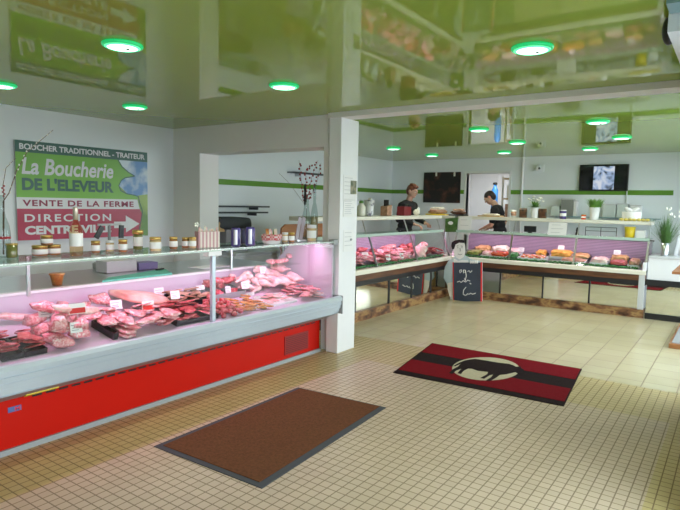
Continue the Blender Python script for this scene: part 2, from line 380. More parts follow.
# ------------------------------------------------------------------ light
w = bpy.data.worlds.new('world'); S.world = w; w.use_nodes = True
nt = w.node_tree; bg = nt.nodes['Background']
tc = N(nt, 'ShaderNodeTexCoord'); sp = N(nt, 'ShaderNodeSeparateXYZ'); nt.links.new(tc.outputs['Generated'], sp.inputs[0])
rp = N(nt, 'ShaderNodeValToRGB'); rp.color_ramp.elements[0].position = .0; rp.color_ramp.elements[0].color = (.78, .83, .88, 1)
rp.color_ramp.elements[1].position = .7; rp.color_ramp.elements[1].color = (.52, .62, .70, 1)
nt.links.new(sp.outputs['Z'], rp.inputs[0]); nt.links.new(rp.outputs[0], bg.inputs['Color'])
bg.inputs['Strength'].default_value = 9.0
def area(name, loc, rot, sx, sy, power=0, col=(1, 1, 1), portal=False, spread=PI):
    l = bpy.data.lights.new(name, 'AREA'); l.shape = 'RECTANGLE'; l.size = sx; l.size_y = sy; l.energy = power; l.color = col; l.spread = spread
    if portal: l.cycles.is_portal = True
    o = bpy.data.objects.new(name, l); C.objects.link(o); o.location = loc; o.rotation_euler = rot
    return o
# portals face -X (into the shop)
area('door_portal', (.06, .08, 1.16), (0, PI/2, 0), 2.3, 1.35, portal=True)
area('window_portal', (.06, 2.58, 1.16), (0, PI/2, 0), 2.3, 1.55, portal=True)
area('window_portal', (.06, 7.65, 1.26), (0, PI/2, 0), 2.32, 4.5, portal=True)
area('back_room_lamp', (-4.0, 11.9, 2.55), (0, 0, 0), 1.2, .3, 32, (.92, .97, 1))
# display counter tubes: each is a real lamp under its shelf
area('counter_tube', (-3.62, 3.1, 1.185), (0, math.radians(20), 0), .05, 3.2, 26, (1, .44, .82))
area('counter_tube', (-4.52, 7.8, 1.15), (0, math.radians(15), 0), .05, 3.0, 13, (1, .52, .80))
area('counter_tube', (-2.7, 9.66, 1.15), (math.radians(15), 0, 0), 3.0, .05, 12, (1, .58, .80))
for x, y, lb in LP:
    l = bpy.data.lights.new('downlight', 'AREA'); l.shape = 'DISK'; l.size = .15; l.energy = 4.2 if y > 5 else 4.6; l.color = (1, .97, .86); l.spread = math.radians(130)
    o = bpy.data.objects.new('downlight', l); C.objects.link(o); o.location = (x, y, ZC-.045)
S.view_settings.view_transform = 'Standard'; S.view_settings.look = 'None'; S.view_settings.gamma = 1; S.view_settings.use_curve_mapping = False
S.view_settings.exposure = 0
S.cycles.use_denoising = True
S.cycles.max_bounces = 10; S.cycles.diffuse_bounces = 5; S.cycles.glossy_bounces = 5; S.cycles.transparent_max_bounces = 24; S.cycles.sample_clamp_indirect = 6
S.cycles.caustics_reflective = False; S.cycles.caustics_refractive = False
# ================================================================== WALL SIGN
def sign():
    xs = XL+.012
    tl, tr, bl, br_ = onX(13.7, 140, xs), onX(146.1, 152.4, xs), onX(17, 242.2, xs), onX(146.9, 234, xs)
    y0 = (tl.y+bl.y)/2; y1 = (tr.y+br_.y)/2; z1 = (tl.z+tr.z)/2; z0 = (bl.z+br_.z)/2
    W, H = y1-y0, z1-z0
    t = athing('wall_sign', 'large printed shop sign in green, white and crimson on the wall above the red counter', 'sign', (XL, (y0+y1)/2, z0))
    def P(u, v, w=0): return Vector((xs+.02+w, y0+u*W, z1-v*H))
    dk = flat('sign_dark_green', (.016, .10, .07), .35); gr = mat('sign_grass_green', (.16, .42, .035), .35, var=.12, scale=3)
    wh = flat('sign_white', (.70, .71, .74), .35); cr = flat('sign_crimson', (.40, .012, .055), .35); mar = flat('sign_maroon_letters', (.24, .015, .06), .4)
    sky = blotch('sign_sky_and_cloud', [(.42, (.10, .26, .55)), (.58, (.62, .72, .80))], 3.5, .35, rnd=False)
    hill = blotch('sign_hill_green', [(.4, (.12, .26, .04)), (.65, (.32, .46, .10))], 4, .35, rnd=False)
    MB().box(XL+.002, xs+.02, y0, y1, z0, z1).build('board', [flat('sign_edge_grey', (.45, .47, .48))], t)
    def panel(name, m, pts, lift): return MB().prism([P(u, v, 0) for u, v in pts], (lift, 0, 0)).build(name, m, t)
    panel('hill_panel', hill, [(.70, .115), (1, .115), (1, 1), (.70, 1)], .001)
    g = [(0, .115), (.742, .115), (.775, .19), (.83, .25), (.885, .29), (.80, .315), (.765, .35), (.745, .41), (.76, .465), (.81, .50), (.88, .515), (.915, .53), (.905, .565), (0, .565)]
    def spl(pts): return pts
    panel('green_panel', gr, spl(g), .0032)
    panel('sky_panel', sky, [(.742, .10), (1, .10), (1, .50), (.90, .52), (.84, .53), (.74, .40), (.80, .28)], .0022)
    ol = MB()
    edge = [(.735, .10), (.775, .19), (.83, .25), (.885, .29)]
    edge2 = [(.885, .29), (.80, .315), (.765, .35), (.745, .41), (.76, .465), (.81, .50), (.88, .515), (.915, .53), (.925, .60), (.95, .70), (.94, .80), (.92, .90), (.915, 1)]
    for e in (edge, edge2):
        for a, b in zip(e[:-1], e[1:]):
            pa, pb = P(*a, .0035), P(*b, .0035); d = (pb-pa).normalized(); n_ = Vector((1, 0, 0)).cross(d)*.006
            ol.prism([pa-n_, pb-n_, pb+n_, pa+n_], (.001, 0, 0))
    ol.build('outline', dk, t)
    panel('header_band', dk, [(0, 0), (1, 0), (1, .115), (0, .115)], .0045)
    panel('white_band', wh, [(0, .565), (.905, .565), (.925, .68), (0, .68)], .0040)
    panel('crimson_band', cr, [(0, .68), (.925, .68), (.95, .75), (.94, .83), (.915, 1), (0, 1)], .0042)
    ar = [(.70, .855), (.80, .855), (.80, .785), (.92, .885), (.80, .985), (.80, .93), (.70, .93)]
    panel('arrow', wh, [(u, v-.03) for u, v in ar], .0052)
    ex, ey = (0, 1, 0), (0, 0, 1)
    def tx(body, u0, u1, v0, v1, m, name, **k):
        b = MB(); put_text(b, body, P(u0, v1, .0055), ex, ey, (u1-u0)*W, (v1-v0)*H, .001, **k); b.build(name, m, t)
    tx('BOUCHER TRADITIONNEL - TRAITEUR', .025, .975, .028, .088, wh, 'lettering', bold=.03)
    tx('La Boucherie', .035, .70, .165, .335, wh, 'lettering', bold=.025, shear=.18)
    tx("DE L'ELEVEUR", .035, .70, .365, .495, dk, 'lettering', bold=.045)
    tx('VENTE DE LA FERME', .035, .87, .59, .655, mar, 'lettering', bold=.03, spacing=1.15)
    tx('DIRECTION', .045, .675, .735, .815, wh, 'lettering', bold=.02, spacing=1.25)
    tx('CENTRE VILLE', .045, .675, .855, .945, wh, 'lettering', bold=.045)
sign()
# ================================================================== RED MEAT COUNTER
Y0, Y1, XG, XBK = 1.38, 4.81, -3.45, -4.25
def deckz(x): return .615+(-3.52-x)*(.14/.70)
ct = athing('meat_counter', 'long red and steel refrigerated meat counter with glass front and glass top shelf', 'counter', (-3.95, (Y0+Y1)/2, 0))
def ext(mb, prof, a, b, mi=0): return mb.prism([(x, a, z) for x, z in prof], (0, b-a, 0), mi)
bp = MB().box(-4.5, -3.64, Y0+.02, Y1-.01, .03, .40).build('base_panel', M['red'], ct)
MB().box(-3.66, -3.632, 4.22, 4.60, .07, .26).build('vent_grille', M['redgrille'], bp)
gl = MB()
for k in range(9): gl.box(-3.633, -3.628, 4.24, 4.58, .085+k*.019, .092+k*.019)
gl.build('louvre_shadow', flat('grille_shadow_red', (.12, .006, .006)), bp)  # dark red bars paint the shadow between the grille's slots
vs = MB()
for k in range(34):
    y = 1.75+k*.088
    vs.box(-3.642, -3.634, y, y+.06, .322, .334)
vs.build('vent_slots', M['black'], bp)
MB().prism([(-3.62, 1.69, .352), (-3.62, 1.90, .352), (-3.592, 1.90, .366), (-3.592, 1.69, .366)], (.004, 0, -.010)).build('sticker', M['yellow'], ct)
lg = MB().box(-3.64, -3.6375, 1.60, 1.68, .258, .292).build('badge', flat('badge_blue', (.10, .14, .35)), bp)
bd = MB(); put_text(bd, 'M', (-3.637, 1.64, .262), (0, 1, 0), (0, 0, 1), .034, .026, .001, bold=.04); bd.build('badge_emblem', flat('badge_red', (.62, .05, .12)), lg)
ext(MB(), [(-3.66, .0), (-3.61, .0), (-3.625, .03), (-3.66, .03)], Y0+.02, Y1-.01).build('kick_strip', M['greyp'], ct)
# ribbed bumper
pr_ = [(-3.46, .612), (-3.395, .634), (-3.372, .628), (-3.362, .612)]
n = 4
for k in range(n):
    z = .604-k*.038; x = -3.357-.005*k-.0022*k*k
    pr_ += [(x, z), (x-.003, z-.028), (x-.016, z-.031), (x-.016, z-.037)]
pr_ += [(-3.40, .445), (-3.43, .437), (-3.47, .455)]
ext(MB(), pr_, Y0, Y1+.01).build('bumper', M['alu'], ct)
ext(MB(), [(-3.43, .437), (-3.47, .47), (-3.66, .40), (-3.645, .338)], Y0+.01, Y1).build('under_panel', M['greyp'], ct)
MB().box(-3.50, -3.356, Y1+.01, Y1+.022, .44, .634).build('bumper_cap', M['greyp'], ct, bev=.004)
# well
ext(MB(), [(-3.475, .57), (-3.475, .606), (-4.215, .754), (-4.215, .70)], Y0+.02, Y1-.03).build('deck', M['lilac'], ct)
ext(MB(), [(-4.215, .70), (-4.215, .90), (-4.235, .90), (-4.235, .70)], Y0+.02, Y1-.03).build('back_panel', M['lilac'], ct)
ext(MB(), [(-4.19, .90), (-4.19, .918), (-4.26, .918), (-4.26, .90)], Y0, Y1-.005).build('ledge', M['white'], ct)
ext(MB(), [(-4.26, .86), (-4.26, .915), (-5.15, .915), (-5.15, .86)], Y0, Y1-.005).build('worktop', M['steel'], ct)
MB().box(-5.0, -4.3, Y0+.02, Y1-.02, .03, .86).build('rear_body', M['white'], ct)
for y in (Y0+.005, Y1-.03):
    ext(MB(), [(-3.47, .61), (-3.47, 1.195), (-4.0, 1.195), (-4.25, .95), (-4.25, .61)], y, y+.018).build('end_panel', M['lilac'] if y > 3 else M['glass'], ct)
# glazing
MB().box(XG-.003, XG+.003, Y0+.01, 3.093, .615, 1.195).build('front_glass', M['glass'], ct)
MB().box(XG-.003, XG+.003, 3.127, Y1-.005, .615, 1.195).build('front_glass', M['glass'], ct)
MB().box(XG-.02, XG+.014, 3.092, 3.128, .60, 1.19).build('glass_post', M['alu'], ct, bev=.004)
MB().box(XG-.05, XG+.018, 3.05, 3.19, 1.16, 1.198).build('shelf_clip', M['traywhite'], ct, bev=.004)
MB().box(XG-.05, XG+.018, Y1-.06, Y1+.02, 1.17, 1.225).build('shelf_clip', M['greyp'], ct, bev=.004)
MB().box(XG-.55, XG+.012, Y0, Y1, 1.198, 1.206).build('glass_shelf', M['gglass'], ct)
MB().box(XG+.012, XG+.0145, Y0, Y1, 1.1975, 1.2065).build('shelf_edge', M['gedge'], ct)
MB().box(XG-.553, XG-.55, Y0, Y1, 1.1975, 1.2065).build('shelf_edge', M['gedge'], ct)
MB().tube([(-3.62, Y0+.06, 1.186), (-3.62, Y1-.06, 1.186)], .009, 8).build('lamp_tube', mat('pink_tube', (1, .85, .95), .4, emit=(1, .80, .93), es=3), ct)
for y, x in ((1.9, -3.99), (4.0, -4.19)):
    MB().box(x, x+.02, y, y+.02, .9185, 1.1975 if x > -4 else 1.15).build('shelf_stay', M['steel'], ct)
SH = 1.2066
# small raised shelf at the end of the well
es_ = MB().box(-4.18, -3.88, 4.33, 4.77, .935, .945).build('end_shelf', M['glass'], ct)
# ------------------------------------------------------------------ meat pieces
def blob(seed, dims, lump=.18, freq=3.0, box=.75, sub=3, taper=0, bend=0, twist=0):
    """an irregular rounded lump, resting on z = 0"""
    bm = bmesh.new(); bmesh.ops.create_icosphere(bm, subdivisions=sub, radius=1)
    off = Vector((seed*3.1, seed*1.7, seed*2.3))
    for v in bm.verts:
        c = v.co.copy()
        q = Vector([math.copysign(abs(a)**box, a) for a in c])
        d = 1+lump*noise.noise(c*freq*.5+off)+lump*.5*noise.noise(c*freq*1.3+off)
        q *= d
        q.y *= 1+taper*q.x; q.z *= 1+taper*.6*q.x
        q = Vector((q.x*dims[0]/2, q.y*dims[1]/2, q.z*dims[2]/2))
        q.z += bend*(q.x/(dims[0]/2))**2
        v.co = q
    z = min(v.co.z for v in bm.verts)
    for v in bm.verts: v.co.z -= z
    me = bpy.data.meshes.new('meat'); bm.to_mesh(me); bm.free()
    for p in me.polygons: p.use_smooth = True
    return me
def with_mat(me, m):
    r = me.copy(); r.materials.clear(); r.materials.append(m); return r
BANK = {}
BANK['chop'] = [blob(i, (.165, .115, .024), .45, 2.6, .8, 3, .15) for i in range(4)]
BANK['slice'] = [blob(10+i, (.13, .08, .014), .3, 2.6, .8, 3) for i in range(3)]
BANK['cube'] = [blob(20+i, (.055, .048, .04), .35, 3, .6, 2) for i in range(3)]
BANK['loin'] = [blob(30+i, (.42, .10, .075), .25, 2.2, .8, 3, .12, .005) for i in range(2)]
BANK['joint'] = [blob(40+i, (.22, .13, .10), .35, 2.6, .8, 3, .2) for i in range(3)]
BANK['belly'] = [blob(50, (.40, .30, .05), .2, 2.2, .6, 3)]
BANK['thin'] = [blob(60+i, (.20, .05, .025), .3, 3, .8, 3, .2) for i in range(3)]
BANK['leg'] = []
def bird():
    """trussed whole bird: breast, two thighs with drumsticks, two wings"""
    b = MB()
    b.ell((0, 0, .075), (.13, .085, .075)); b.ell((-.05, 0, .09), (.085, .075, .065))
    for s in (-1, 1):
        b.ell((.06, s*.06, .065), (.075, .04, .055), Matrix.Rotation(s*.5, 3, 'Z'))
        b.tube([(.10, s*.055, .07), (.15, s*.03, .085), (.185, s*.022, .09)], [.034, .022, .017], 8)
        b.ell((.19, s*.022, .09), (.018, .016, .016))
        b.ell((-.07, s*.085, .07), (.055, .022, .03), Matrix.Rotation(-s*.4, 3, 'Z'))
    o = b.build('bird', M['chicken'], None, True)
    r = o.modifiers.new('remesh', 'REMESH'); r.mode = 'VOXEL'; r.voxel_size = .011
    sm = o.modifiers.new('smooth', 'SMOOTH'); sm.iterations = 3
    realize(o); me = o.data; bpy.data.objects.remove(o)
    for p in me.polygons: p.use_smooth = True
    return me
BANK['bird'] = [bird()]
def drum():
    b = MB().ell((0, 0, .035), (.055, .04, .036)).tube([(.03, 0, .035), (.08, 0, .03), (.115, 0, .026)], [.028, .015, .012], 8).ell((.12, 0, .026), (.015, .016, .014))
    o = b.build('drum', M['chicken'], None, True)
    r = o.modifiers.new('remesh', 'REMESH'); r.mode = 'VOXEL'; r.voxel_size = .007
    sm = o.modifiers.new('smooth', 'SMOOTH'); sm.iterations = 3
    realize(o); me = o.data; bpy.data.objects.remove(o)
    for p in me.polygons: p.use_smooth = True
    return me
BANK['leg'] = [drum()]
MC = {}
from mathutils.bvhtree import BVHTree
PLACED = []
def wverts(o):
    R = o.rotation_euler.to_matrix() @ Matrix.Diagonal(o.scale)
    return [R @ v.co for v in o.data.vertices]
def register(o, vs=None, loc=None):
    vs = [v+(Vector(loc) if loc is not None else o.location) for v in (vs or wverts(o))]
    lo = Vector([min(v[i] for v in vs) for i in range(3)]); hi = Vector([max(v[i] for v in vs) for i in range(3)])
    mz = (lo.z+hi.z)/2
    up = [v for v in vs if v.z >= mz]; up = up[::max(1, len(up)//60)]
    PLACED.append((BVHTree.FromPolygons(vs, [tuple(p.vertices) for p in o.data.polygons]), lo, hi, up))
REST = {'floor': None, 'x': (-9, 9), 'y': (-9, 99), 'area': None, 'max': .30}
RS = random.Random(3)
def settle(o):
    """drop a piece onto the surface or onto what already lies there, choosing the lowest of several spots"""
    fl = REST['floor']
    if fl is None: return True
    vs = wverts(o); pol = [tuple(p.vertices) for p in o.data.polygons]
    own = BVHTree.FromPolygons(vs, pol)
    lx, hx = min(v.x for v in vs), max(v.x for v in vs); ly, hy = min(v.y for v in vs), max(v.y for v in vs)
    mz = (min(v.z for v in vs)+max(v.z for v in vs))/2
    low = [v for v in vs if v.z <= mz]; low = low[::max(1, len(low)//60)]
    best = None; ar = REST['area']
    spots = [(o.location.x, o.location.y)]
    if ar: spots += [(RS.uniform(ar[0], ar[1]), RS.uniform(ar[2], ar[3])) for _ in range(22)]
    for x, y in spots:
        x = max(x, REST['x'][0]-lx); x = min(x, REST['x'][1]-hx); y = max(y, REST['y'][0]-ly); y = min(y, REST['y'][1]-hy)
        z = max(fl(x+v.x, y+v.y)-v.z for v in low)+.0015
        near = [p for p in PLACED if p[1].x < x+hx and p[2].x > x+lx and p[1].y < y+hy and p[2].y > y+ly]
        for p in near:
            for v in low:
                h = p[0].ray_cast(Vector((x+v.x, y+v.y, 5)), Vector((0, 0, -1)))[0]
                if h is not None and h.z-v.z > z: z = h.z-v.z
            for v in p[3]:
                h = own.ray_cast(Vector((v.x-x, v.y-y, -5)), Vector((0, 0, 1)))[0]
                if h is not None and v.z-h.z > z: z = v.z-h.z
        key = z-fl(x, y)
        if best is None or key < best[0]: best = (key, x, y, z, near)
    key, x, y, z, near = best
    for _ in range(40):
        loc = Vector((x, y, z)); b = BVHTree.FromPolygons([v+loc for v in vs], pol)
        if not any(b.overlap(p[0]) for p in near): break
        z += .002
    if z-fl(x, y) > REST['max']: return False
    o.location = (x, y, z); register(o, vs); return True
def piece(name, kind, m, label, cat, loc, rot, sc=1, group=None):
    k = (kind, m)
    if k not in MC: MC[k] = [with_mat(me, M[m]) for me in BANK[kind]]
    o = bpy.data.objects.new(name, random.choice(MC[k])); C.objects.link(o)
    o.location = loc; o.rotation_euler = rot
    o.scale = (sc, sc, sc) if not isinstance(sc, (tuple, list)) else sc
    if not settle(o): bpy.data.objects.remove(o); return None
    return tag(o, label, cat, group)
TILT = math.atan(.14/.70)
def yAt(px, x, z):
    """the Y at which a point of that X and height stands over picture column px"""
    lo, hi = .5, 12.0
    for _ in range(50):
        mid = (lo+hi)/2; d = Vector((x, mid, z))-EYE
        if 340+FPX*d.dot(RIGHT)/d.dot(_f) < px: lo = mid
        else: hi = mid
    return (lo+hi)/2
def tray(name, x0, x1, y0, y1, zf, h, m, label, tilt=0, group=None, cat='tray', rx=0):
    """open tray with walls; zf(x) is the surface below"""
    cx, cy = (x0+x1)/2, (y0+y1)/2; a, b = (x1-x0)/2, (y1-y0)/2; t_ = .006
    mb = MB().box(-a, a, -b, b, 0, .004).box(-a, -a+t_, -b, b, .004, h).box(a-t_, a, -b, b, .004, h).box(-a+t_, a-t_, -b, -b+t_, .004, h).box(-a+t_, a-t_, b-t_, b, .004, h)
    o = mb.build(name, m, None); o.location = (cx, cy, zf(cx)+.0015); o.rotation_euler = (rx, tilt, 0); register(o)
    return tag(o, label, cat, group)
def heap(name, kind, m, n, x0, x1, y0, y1, zf, label, cat, group, sc=1, layer=.028, base=.012, perlayer=None, ang=None, tilt=0, stand=0):
    """n pieces laid in shingled layers over a rectangle"""
    per = perlayer or n
    REST['area'] = (min(x0, x1), max(x0, x1), min(y0, y1), max(y0, y1))
    cols = max(1, round(math.sqrt(per*abs(y1-y0)/max(.05, abs(x1-x0))))); rows = max(1, math.ceil(per/cols))
    for i in range(n):
        L = i//per; j = i % per
        u = ((j % cols)+.5)/cols; v = ((j//cols)+.5)/rows
        k = 1-.22*L
        y = (y0+y1)/2+(u-.5)*(y1-y0)*k+random.uniform(-.008, .008); x = (x0+x1)/2+(v-.5)*(x1-x0)*k+random.uniform(-.008, .008)
        a = (ang if ang is not None else random.uniform(0, 2*PI))+random.uniform(-.3, .3)
        piece(name, kind, m, label, cat, (x, y, zf(x)+base+L*layer+random.uniform(0, .004)), (random.uniform(-.06, .06)+stand, TILT+random.uniform(-.06, .06), a), sc*random.uniform(.88, 1.1), group)
    REST['area'] = None
def price_tag(loc, rz, label, w=.11, h=.07, red=False, lean=.25, group=None):
    t = thing('price_tag', label, 'price tag', loc, rz, group)
    R = Matrix.Rotation(-lean, 3, 'X')
    MB().cbox(R @ Vector((0, 0, h/2+.03)), (w, .0015, h), R).build('card', M['paper'], t)
    MB().tube([(0, .002, -.004), R @ Vector((0, .002, .04))], .0018, 5).build('pin', M['steel'], t)
    b = MB()
    if red: b.cbox(R @ Vector((0, -.0013, h*.30+.03)), (w*.92, .0008, h*.5), R)
    else:
        for k, ww in ((.72, .7), (.45, .5), (.25, .6)): b.cbox(R @ Vector((-w*.08, -.0012, h*k+.03)), (w*ww, .0006, h*.05), R)
    b.build('print', M['redink'] if red else M['ink'], t)
    return t
REST.update(max=.22, floor=lambda x, y: deckz(x), x=(-4.20, -3.475), y=(Y0+.04, Y1-.06))
RZT = math.radians(78)     # cards turned to the customer (facing +X)
dz = deckz
bt = M['black']
XF, XB = -3.66, -3.99      # front and back row
def ys(p0, p1, x): return yAt(p0, x, .66), yAt(p1, x, .66)
# front row, from the near end
a, b = ys(-8, 14, XF); tray('meat_tray', XF-.13, XF+.13, a, b, dz, .035, bt, 'black tray of dark red slices at the near end of the red counter', TILT)
heap('beef_slice', 'slice', 'beef', 8, XF-.09, XF+.09, a+.05, b-.05, dz, 'dark red beef slice in the black tray at the near end of the red counter', 'meat', 'beef slices in the near tray', perlayer=4, layer=.018, tilt=TILT)
a, b = ys(15, 37, XF); tray('meat_tray', XF-.13, XF+.13, a, b, dz, .035, bt, 'black tray of reddish pork slices, second from the near end of the red counter', TILT)
heap('pork_slice', 'slice', 'beef', 8, XF-.09, XF+.09, a+.04, b-.04, dz, 'reddish slice in the black tray second from the near end', 'meat', 'slices in the second near tray', perlayer=4, layer=.018, tilt=TILT)
a, b = ys(40, 66, XF-.1); heap('rib_joint', 'joint', 'pork', 13, XF-.16, XF+.14, a, b, dz, 'marbled pork rib joint lying beside the black trays at the near end', 'meat', 'pork rib joints', sc=.68, perlayer=4, base=.002)
a, b = ys(52, 104, XF+.06); 
for k, (yy, xx) in enumerate(((a+.16, XF+.06), (b-.16, XF+.03))):
    piece('pork_loin', 'loin', 'porkpale', ['long pale pork loin in front, nearest the two black trays', 'long pale pork loin in front, beside the heap of chops'][k], 'meat', (xx, yy, dz(xx)+.002), (0, TILT, PI/2+.12), .82)
tray('meat_tray', XF-.14, XF+.14, b+.02, b+.06, dz, .05, bt, 'narrow black divider tray between the pork loins and the heap of chops', TILT)
a, b = ys(98, 165, XF); REST['max'] = .105
heap('pork_chop', 'chop', 'pork', 38, XF-.13, XF+.17, a+.0, b-.03, dz, 'pink pork chop in the big heap before the two price tags', 'meat', 'pork chops in the big heap', perlayer=15, layer=.03, base=.004)
REST['max'] = .22
a, b = ys(166, 208, XF); tray('meat_tray', XF-.13, XF+.13, a, b, dz, .04, bt, 'black tray of red steaks just before the glass post', TILT)
heap('red_steak', 'chop', 'beef', 18, XF-.11, XF+.11, a+.05, b-.05, dz, 'red steak in the black tray just before the glass post', 'meat', 'red steaks by the glass post', sc=.8, perlayer=6, tilt=TILT)
a, b = ys(211, 231, XF+.02); heap('stewing_cube', 'cube', 'beef', 34, XF-.12, XF+.16, a, b, dz, 'dark red stewing cube just behind the glass post', 'meat', 'stewing cubes behind the post', perlayer=12, base=.002, layer=.032)
a, b = ys(233, 258, XF+.02); heap('marinated_strip', 'thin', 'marinade', 22, XF-.12, XF+.15, a, b, dz, 'orange marinated meat strip in front of the chicken legs', 'meat', 'orange marinated strips', sc=.7, perlayer=8, base=.002, ang=PI/2)
a, b = ys(262, 288, XF); tray('meat_tray', XF-.12, XF+.12, a, b, dz, .02, M['traywhite'], 'white tray of pale thin cutlets in front of the whole chickens', TILT)
heap('pale_cutlet', 'slice', 'porkpale', 6, XF-.08, XF+.08, a+.06, b-.06, dz, 'pale thin cutlet in the white tray in front of the whole chickens', 'meat', 'pale cutlets', perlayer=6, base=.008, tilt=TILT)
a, b = ys(290, 321, XF); heap('pink_escalope', 'slice', 'pork', 26, XF-.14, XF+.15, a+.03, min(b, Y1-.12), dz, 'pink escalope at the far end of the red counter', 'meat', 'pink escalopes at the far end', perlayer=10, base=.002)
# back row
a, b = ys(2, 50, XB)
for k in range(2): piece('pork_fillet', 'loin', 'porkpale', ['long pale pork fillet in the back row, nearest the end', 'long pale pork fillet in the back row, under the first price tag'][k], 'meat', (XB-.05+.02*k, a+.14+.30*k, dz(XB)+.01), (0, TILT, PI/2), .72)
a, b = ys(56, 92, XB); heap('pork_piece', 'joint', 'pork', 8, XB-.14, XB+.12, a, b, dz, 'pink pork piece in the back row under the red banded price tag', 'meat', 'pork pieces in the back row', sc=.55, perlayer=5, base=.002)
a, b = ys(88, 112, XB); piece('rolled_roast', 'joint', 'pork', 'rolled pink roast standing out of the back row before the belly slab', 'meat', (XB, (a+b)/2, dz(XB)+.06), (.2, .1, .9), .72)
a, b = ys(118, 166, XB); piece('pork_belly', 'belly', 'slab', 'big flat salmon pink slab of belly carrying a red label', 'meat', (XB-.02, (a+b)/2, dz(XB)+.03), (.12, TILT, PI/2), (1.2, 1.0, 1.5))
a, b = ys(168, 206, XB+.06); tray('meat_tray', XB-.10, XB+.14, a, b, dz, .05, bt, 'black tray of brownish sliced meat behind the red steaks', TILT)
heap('sliced_roast', 'slice', 'tan', 18, XB-.06, XB+.1, a+.05, b-.05, dz, 'brownish slice in the black tray behind the red steaks', 'meat', 'brownish slices', perlayer=6, base=.01, layer=.02, tilt=TILT)
a, b = ys(205, 236, XB); tray('meat_tray', XB-.12, XB+.12, a, b, dz, .06, M['greyp'], 'grey tray of red meat behind the glass post', TILT)
heap('red_joint', 'joint', 'beef', 6, XB-.08, XB+.06, a+.08, b-.08, dz, 'red joint in the grey tray behind the glass post', 'meat', 'red joints behind the post', sc=.62, perlayer=3, base=.01, layer=.06)
a, b = ys(238, 258, XB+.05); heap('chicken_leg', 'leg', 'chicken', 14, XB-.1, XB+.12, a, b, dz, 'raw chicken leg in the pile beside the whole chickens', 'meat', 'raw chicken legs', perlayer=7, base=.002, layer=.05)
REST['max'] = .12
a, b = ys(260, 306, XB+.02); b = min(b, Y1-.16)
heap('whole_chicken', 'bird', 'chicken', 13, XB-.10, XB+.16, a+.04, b-.03, dz, 'raw whole chicken in the tall pile at the far end of the red counter', 'poultry', 'raw whole chickens', sc=.70, perlayer=6, base=.003, layer=.10, ang=.4)
REST['max'] = .3
for k in range(4):
    REST['floor'] = lambda x, y: .9455
    piece('cooked_ham', 'joint', 'pork', 'pink ham on the little raised shelf at the far end', 'meat', (-4.02+.03*(k % 2), 4.42+.11*k, .946), (0, 0, k*.8), .5, 'hams on the raised shelf')
# price tags in the red counter
def tagAt(px, py, x, label, **k):
    d = ray(px, py); t0 = (-3.475)/d.x; a0 = EYE+d*t0; best = None
    for pl in PLACED:
        h = pl[0].ray_cast(a0, d.normalized(), 2.0)
        if h[0] is not None and (best is None or h[3] < best[1]): best = (h[0], h[3])
    p = onX(px, py, x)
    if best is not None and best[0].x > -4.2: p = best[0]-d.normalized()*min(.03, best[1]*.5)
    p.z -= .055
    price_tag(p, RZT, label, **k)
tagAt(48, 313, -3.93, 'wide white price tag on the pale fillet at the near end', w=.11)
tagAt(78, 310, -3.93, 'red banded price tag on the pork pieces in the back row', w=.11, red=True)
tagAt(77, 329, -3.70, 'white price tag between the two pork loins in front', w=.075)
tagAt(25, 350, -3.62, 'low white price tag in the black tray of reddish slices', w=.10, h=.03, lean=.9)
tagAt(117, 306, -3.86, 'tilted white price tag stuck in the heap of pork chops', w=.09)
tagAt(149, 307, -3.90, 'red and white price label lying on the salmon pink slab', w=.095, red=True)
tagAt(160, 293, -3.96, 'left one of the two white tags behind the salmon pink slab', w=.085)
tagAt(176, 296, -3.90, 'white tag right of its twin, above the brownish slices', w=.08)
tagAt(201, 287, -3.99, 'white price tag on the red joints before the glass post', w=.085, h=.04)
tagAt(229, 291, -3.93, 'small white price tag just right of the glass post', w=.06)
tagAt(246, 286, -3.96, 'white price tag standing beside the chicken legs', w=.08)
tagAt(251, 293, -3.86, 'narrow white price tag low before the chicken legs', w=.09, h=.03)
tagAt(264, 271, -3.95, 'white price tag on top of the whole chicken pile', w=.075)
# ================================================================== ON THE GLASS SHELF
def pxs(p, n): return n*((Vector(p)-EYE).dot(_f))/FPX
def jar(px, py, wpx, hpx, label, z=SH, body='jar', lid='gold', group=None, paper=True, lidw=1.04, at=None):
    p = at or onZ(px, py, z); r = pxs(p, wpx)/2; h = pxs(p, hpx)
    t = thing('jar', label, 'jar', (p.x, p.y, z+.0006), random.uniform(0, 6), group)
    MB().lathe([(r*.88, 0), (r*.97, h*.04), (r*.97, h*.72), (r*.86, h*.79)], n=20).build('body', M[body], t, True)
    MB().lathe([(r*.86*lidw, h*.79), (r*.94*lidw, h*.795), (r*.94*lidw, h*.97), (r*.88*lidw, h)], n=20).build('lid', M[lid], t, True)
    if paper: MB().lathe([(r*.975, h*.18), (r*.985, h*.185), (r*.985, h*.64), (r*.975, h*.645)], n=20).build('paper_label', M['paper'], t, True)
    return t
j1 = jar(40, 255.8, 15, 10.5, 'wide gold lidded jar, left one of the two carrying a third jar')
j2 = jar(54.2, 254.8, 12.8, 10.2, 'wide gold lidded jar right of its twin, under the third jar')
pm = (Vector(j1.location)+Vector(j2.location))/2
jar(46, 245.5, 11.5, 9.3, 'gold lidded jar standing on top of the two wide jars', z=SH+pxs(pm, 10.5)+.001, at=pm)
jar(95.7, 252.8, 8.8, 12, 'small white labelled jar just right of the rose wine bottle', lid='gold')
jar(110, 251.5, 8.2, 11, 'small pale jar with a white lid, second right of the rose wine bottle', body='jarpale', lid='traywhite')
jar(123, 252, 8.8, 12.5, 'white labelled jar with gold lid, third right of the rose wine bottle')
jar(138, 249.5, 9.5, 19.5, 'tall dark jar with a flared gold cap in front of the white arrow', body='olive', lidw=1.2)
jar(155.5, 251, 11.5, 14, 'broad jar with white label right of the tall gold capped jar', body='jarpale')
